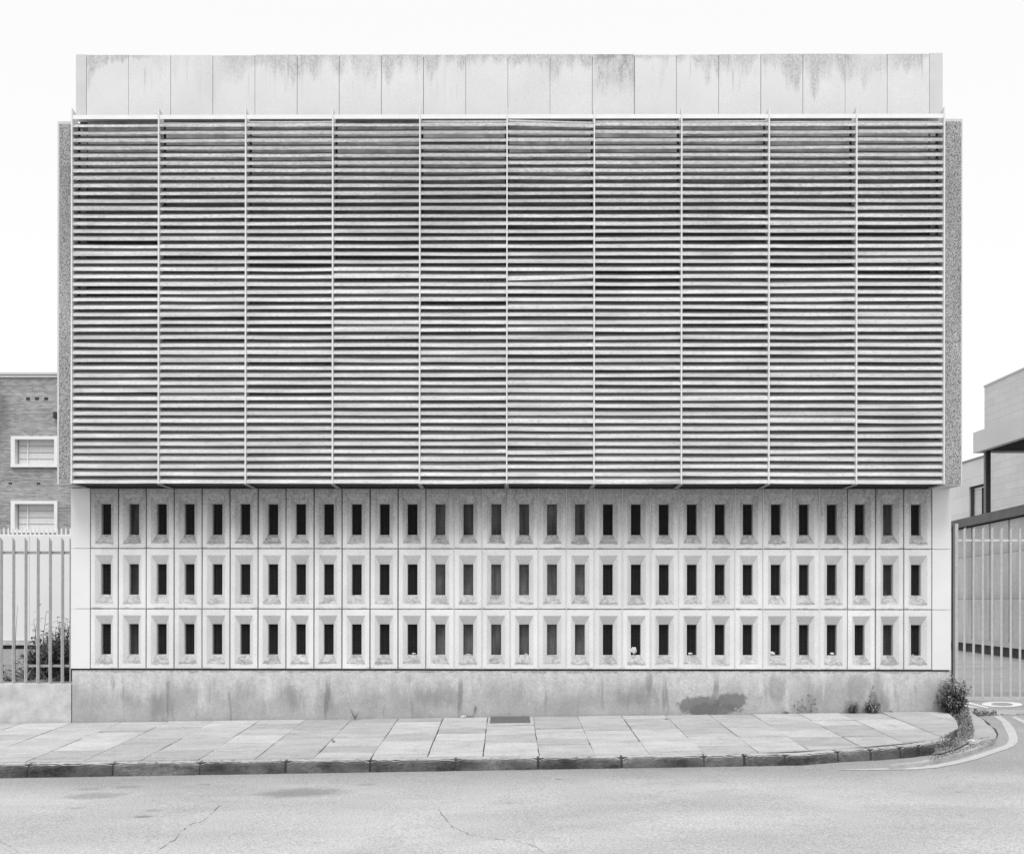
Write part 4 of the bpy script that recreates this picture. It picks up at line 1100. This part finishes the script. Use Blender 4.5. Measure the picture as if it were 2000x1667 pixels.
for _ in range(260):
    px_ = pr_.uniform(1905, 1946); py_ = 1397 - (px_ - 1905) * .05 + pr_.gauss(0, 1.2)
    q = H(px_, py_, ROAD); q.z += pr_.uniform(0, .05)
    tf.leaf(q, rvv() + Vector((0, 0, .6)), (0, 0, 1), pr_.uniform(.02, .045), .016, .2)
tag(tf.build('weed_tuft', M['leafdark']), 'dark low weeds in the joint of the yard crossover', None, None, 'stuff')

# bushes behind the railings
yb0 = 0.85
def bush(px, pyt, pyb, hw_px, yy, n, L, W, label, lm='leaf', dens=10):
    base = Vector((X(px, yy, 1300), yy, ZL)); top = P(px, pyt, yy).z - ZL; hw = X(px + hw_px, yy, 1300) - X(px, yy, 1300)
    sts = []
    for _ in range(n):
        a = pr_.uniform(-1, 1); sts.append(((a * hw, pr_.uniform(-.4, .4), top * pr_.uniform(.35, 1.0) * (1 - .4 * abs(a))), (pr_.uniform(-.06, .06), 0, 0), .12))
    return stem_plant('garden_bush', base, sts, L, W, dens, label, 'bush', M[lm], None, .3, .006)
bush(122, 1195, 1330, 34, 0.75, 170, .12, .05, 'dark leafy bush behind the railings hard against the building', 'leafdark', 14)
bush(90, 1235, 1330, 50, 1.3, 170, .13, .055, 'spreading mid grey bush behind the railings left of the dark bush', 'leaf', 12)
bush(60, 1290, 1330, 30, 0.9, 26, .07, .022, 'low weedy bush behind the middle railing bars', 'leaf', 10)
bush(18, 1312, 1330, 14, 0.7, 12, .05, .02, 'small low bush behind the leftmost railing bars', 'leafdark', 9)
bt = Vector((X(78, 0.9, 1200), 0.9, ZL)); ht = P(78, 1180, 0.9).z - ZL
stem_plant('sapling', bt, [((0, 0, ht), (-.08, 0, 0), .45), ((-.1, 0, ht * .8), (0, 0, 0), .5), ((.1, 0, ht * .9), (0, 0, 0), .5)], .15, .062, 6, 'thin sapling with large leaves behind the railings', 'sapling', M['leaf'], None, .35, .007)
bs_ = Vector((X(31, 1.0, 1200), 1.0, ZL)); hs = P(31, 1182, 1.0).z - ZL
stem_plant('tall_stalk', bs_, [((.03, 0, hs), (-.02, 0, 0), .3)], .035, .012, 26, 'tall thin seeding stalk behind the second railing gap', 'weed', M['leafdark'], None, .2, .006)
gl = MB()
for _ in range(2600):
    x = pr_.uniform(X(-60, 1), xl - .02); y = pr_.uniform(.35, 6.5)
    if mnoise.noise(Vector((x * 1.5, y, 5))) < -.05 and y > 1.2: continue
    gl.leaf((x, y, ZL + pr_.uniform(0, .12)), rvv() + Vector((0, 0, .8)), (0, 0, 1), pr_.uniform(.03, .09), pr_.uniform(.01, .03), .3)
tag(gl.build('yard_weeds', M['leaf']), 'low weeds covering the yard ground behind the railings', None, None, 'stuff')

# ------------------------------------------------------------------ litter
def scrap(name, p, s, label, cat='litter', flat=0.6):
    bm = bmesh.new(); bmesh.ops.create_icosphere(bm, subdivisions=2, radius=s)
    sd = pr_.uniform(0, 50)
    for v in bm.verts:
        k = 1 + 0.7 * mnoise.noise(v.co * (2.2 / s) + Vector((sd, 0, 0))); v.co = Vector((v.co.x * k * 1.2, v.co.y * k * .8, v.co.z * k * flat))
    mz = min(v.co.z for v in bm.verts)
    for v in bm.verts: v.co.z -= mz
    me = bpy.data.meshes.new(name); bm.to_mesh(me); bm.free(); me.materials.append(M['paper'])
    o = bpy.data.objects.new(name, me); COL.objects.link(o); o.location = p; tag(o, label, cat); return o
q = gbase(905, 1397.5); q.y = -.05; q.z = pz(PAV, q.x, q.y); scrap('paper_litter', q, .035, 'crumpled white paper on the pavement at the foot of the plinth', flat=.5)
zo = rowz[2][0] + hrow - 0.098 - 0.732 + 0.139
def sill(c, dx, s, label, fl=.6, zz=0): scrap('paper_litter', (gx0 + (c + .5) * PW + dx, .095, zo + zz), s, label, flat=fl)
sill(19, -.03, .034, 'large crumpled white wrapper in a bottom row opening, right of the middle', 1.5, .0)
sill(21, -.02, .030, 'two lobed pale scrap on a bottom row sill right of the large wrapper', .5)
sill(24, -.05, .035, 'rounded pale scrap at the left jamb of a bottom row opening', .8)
sill(26, .01, .026, 'pale scrap on a bottom row sill above the tall weed', .6)
sill(11, .02, .026, 'pale scrap on a bottom row sill just left of the long dark joint', .5)
sill(15, .03, .022, 'small pale scrap on the right of a middle bottom row sill', .4)
sill(29, -.04, .018, 'flat pale scrap on the rightmost bottom row sill', .25)
sill(13, 0, .03, 'flat pale paper along a bottom row sill in front of the boards', .2)
q = H(1897, 1450, HS); scrap('paper_litter', q, .045, 'white paper scrap lying in the weeds by the rounded kerb', flat=.5)
q = H(320, 1573.5, ROAD); scrap('paper_litter', q, .03, 'tiny flat white scrap on the road left of the crack', flat=.08)
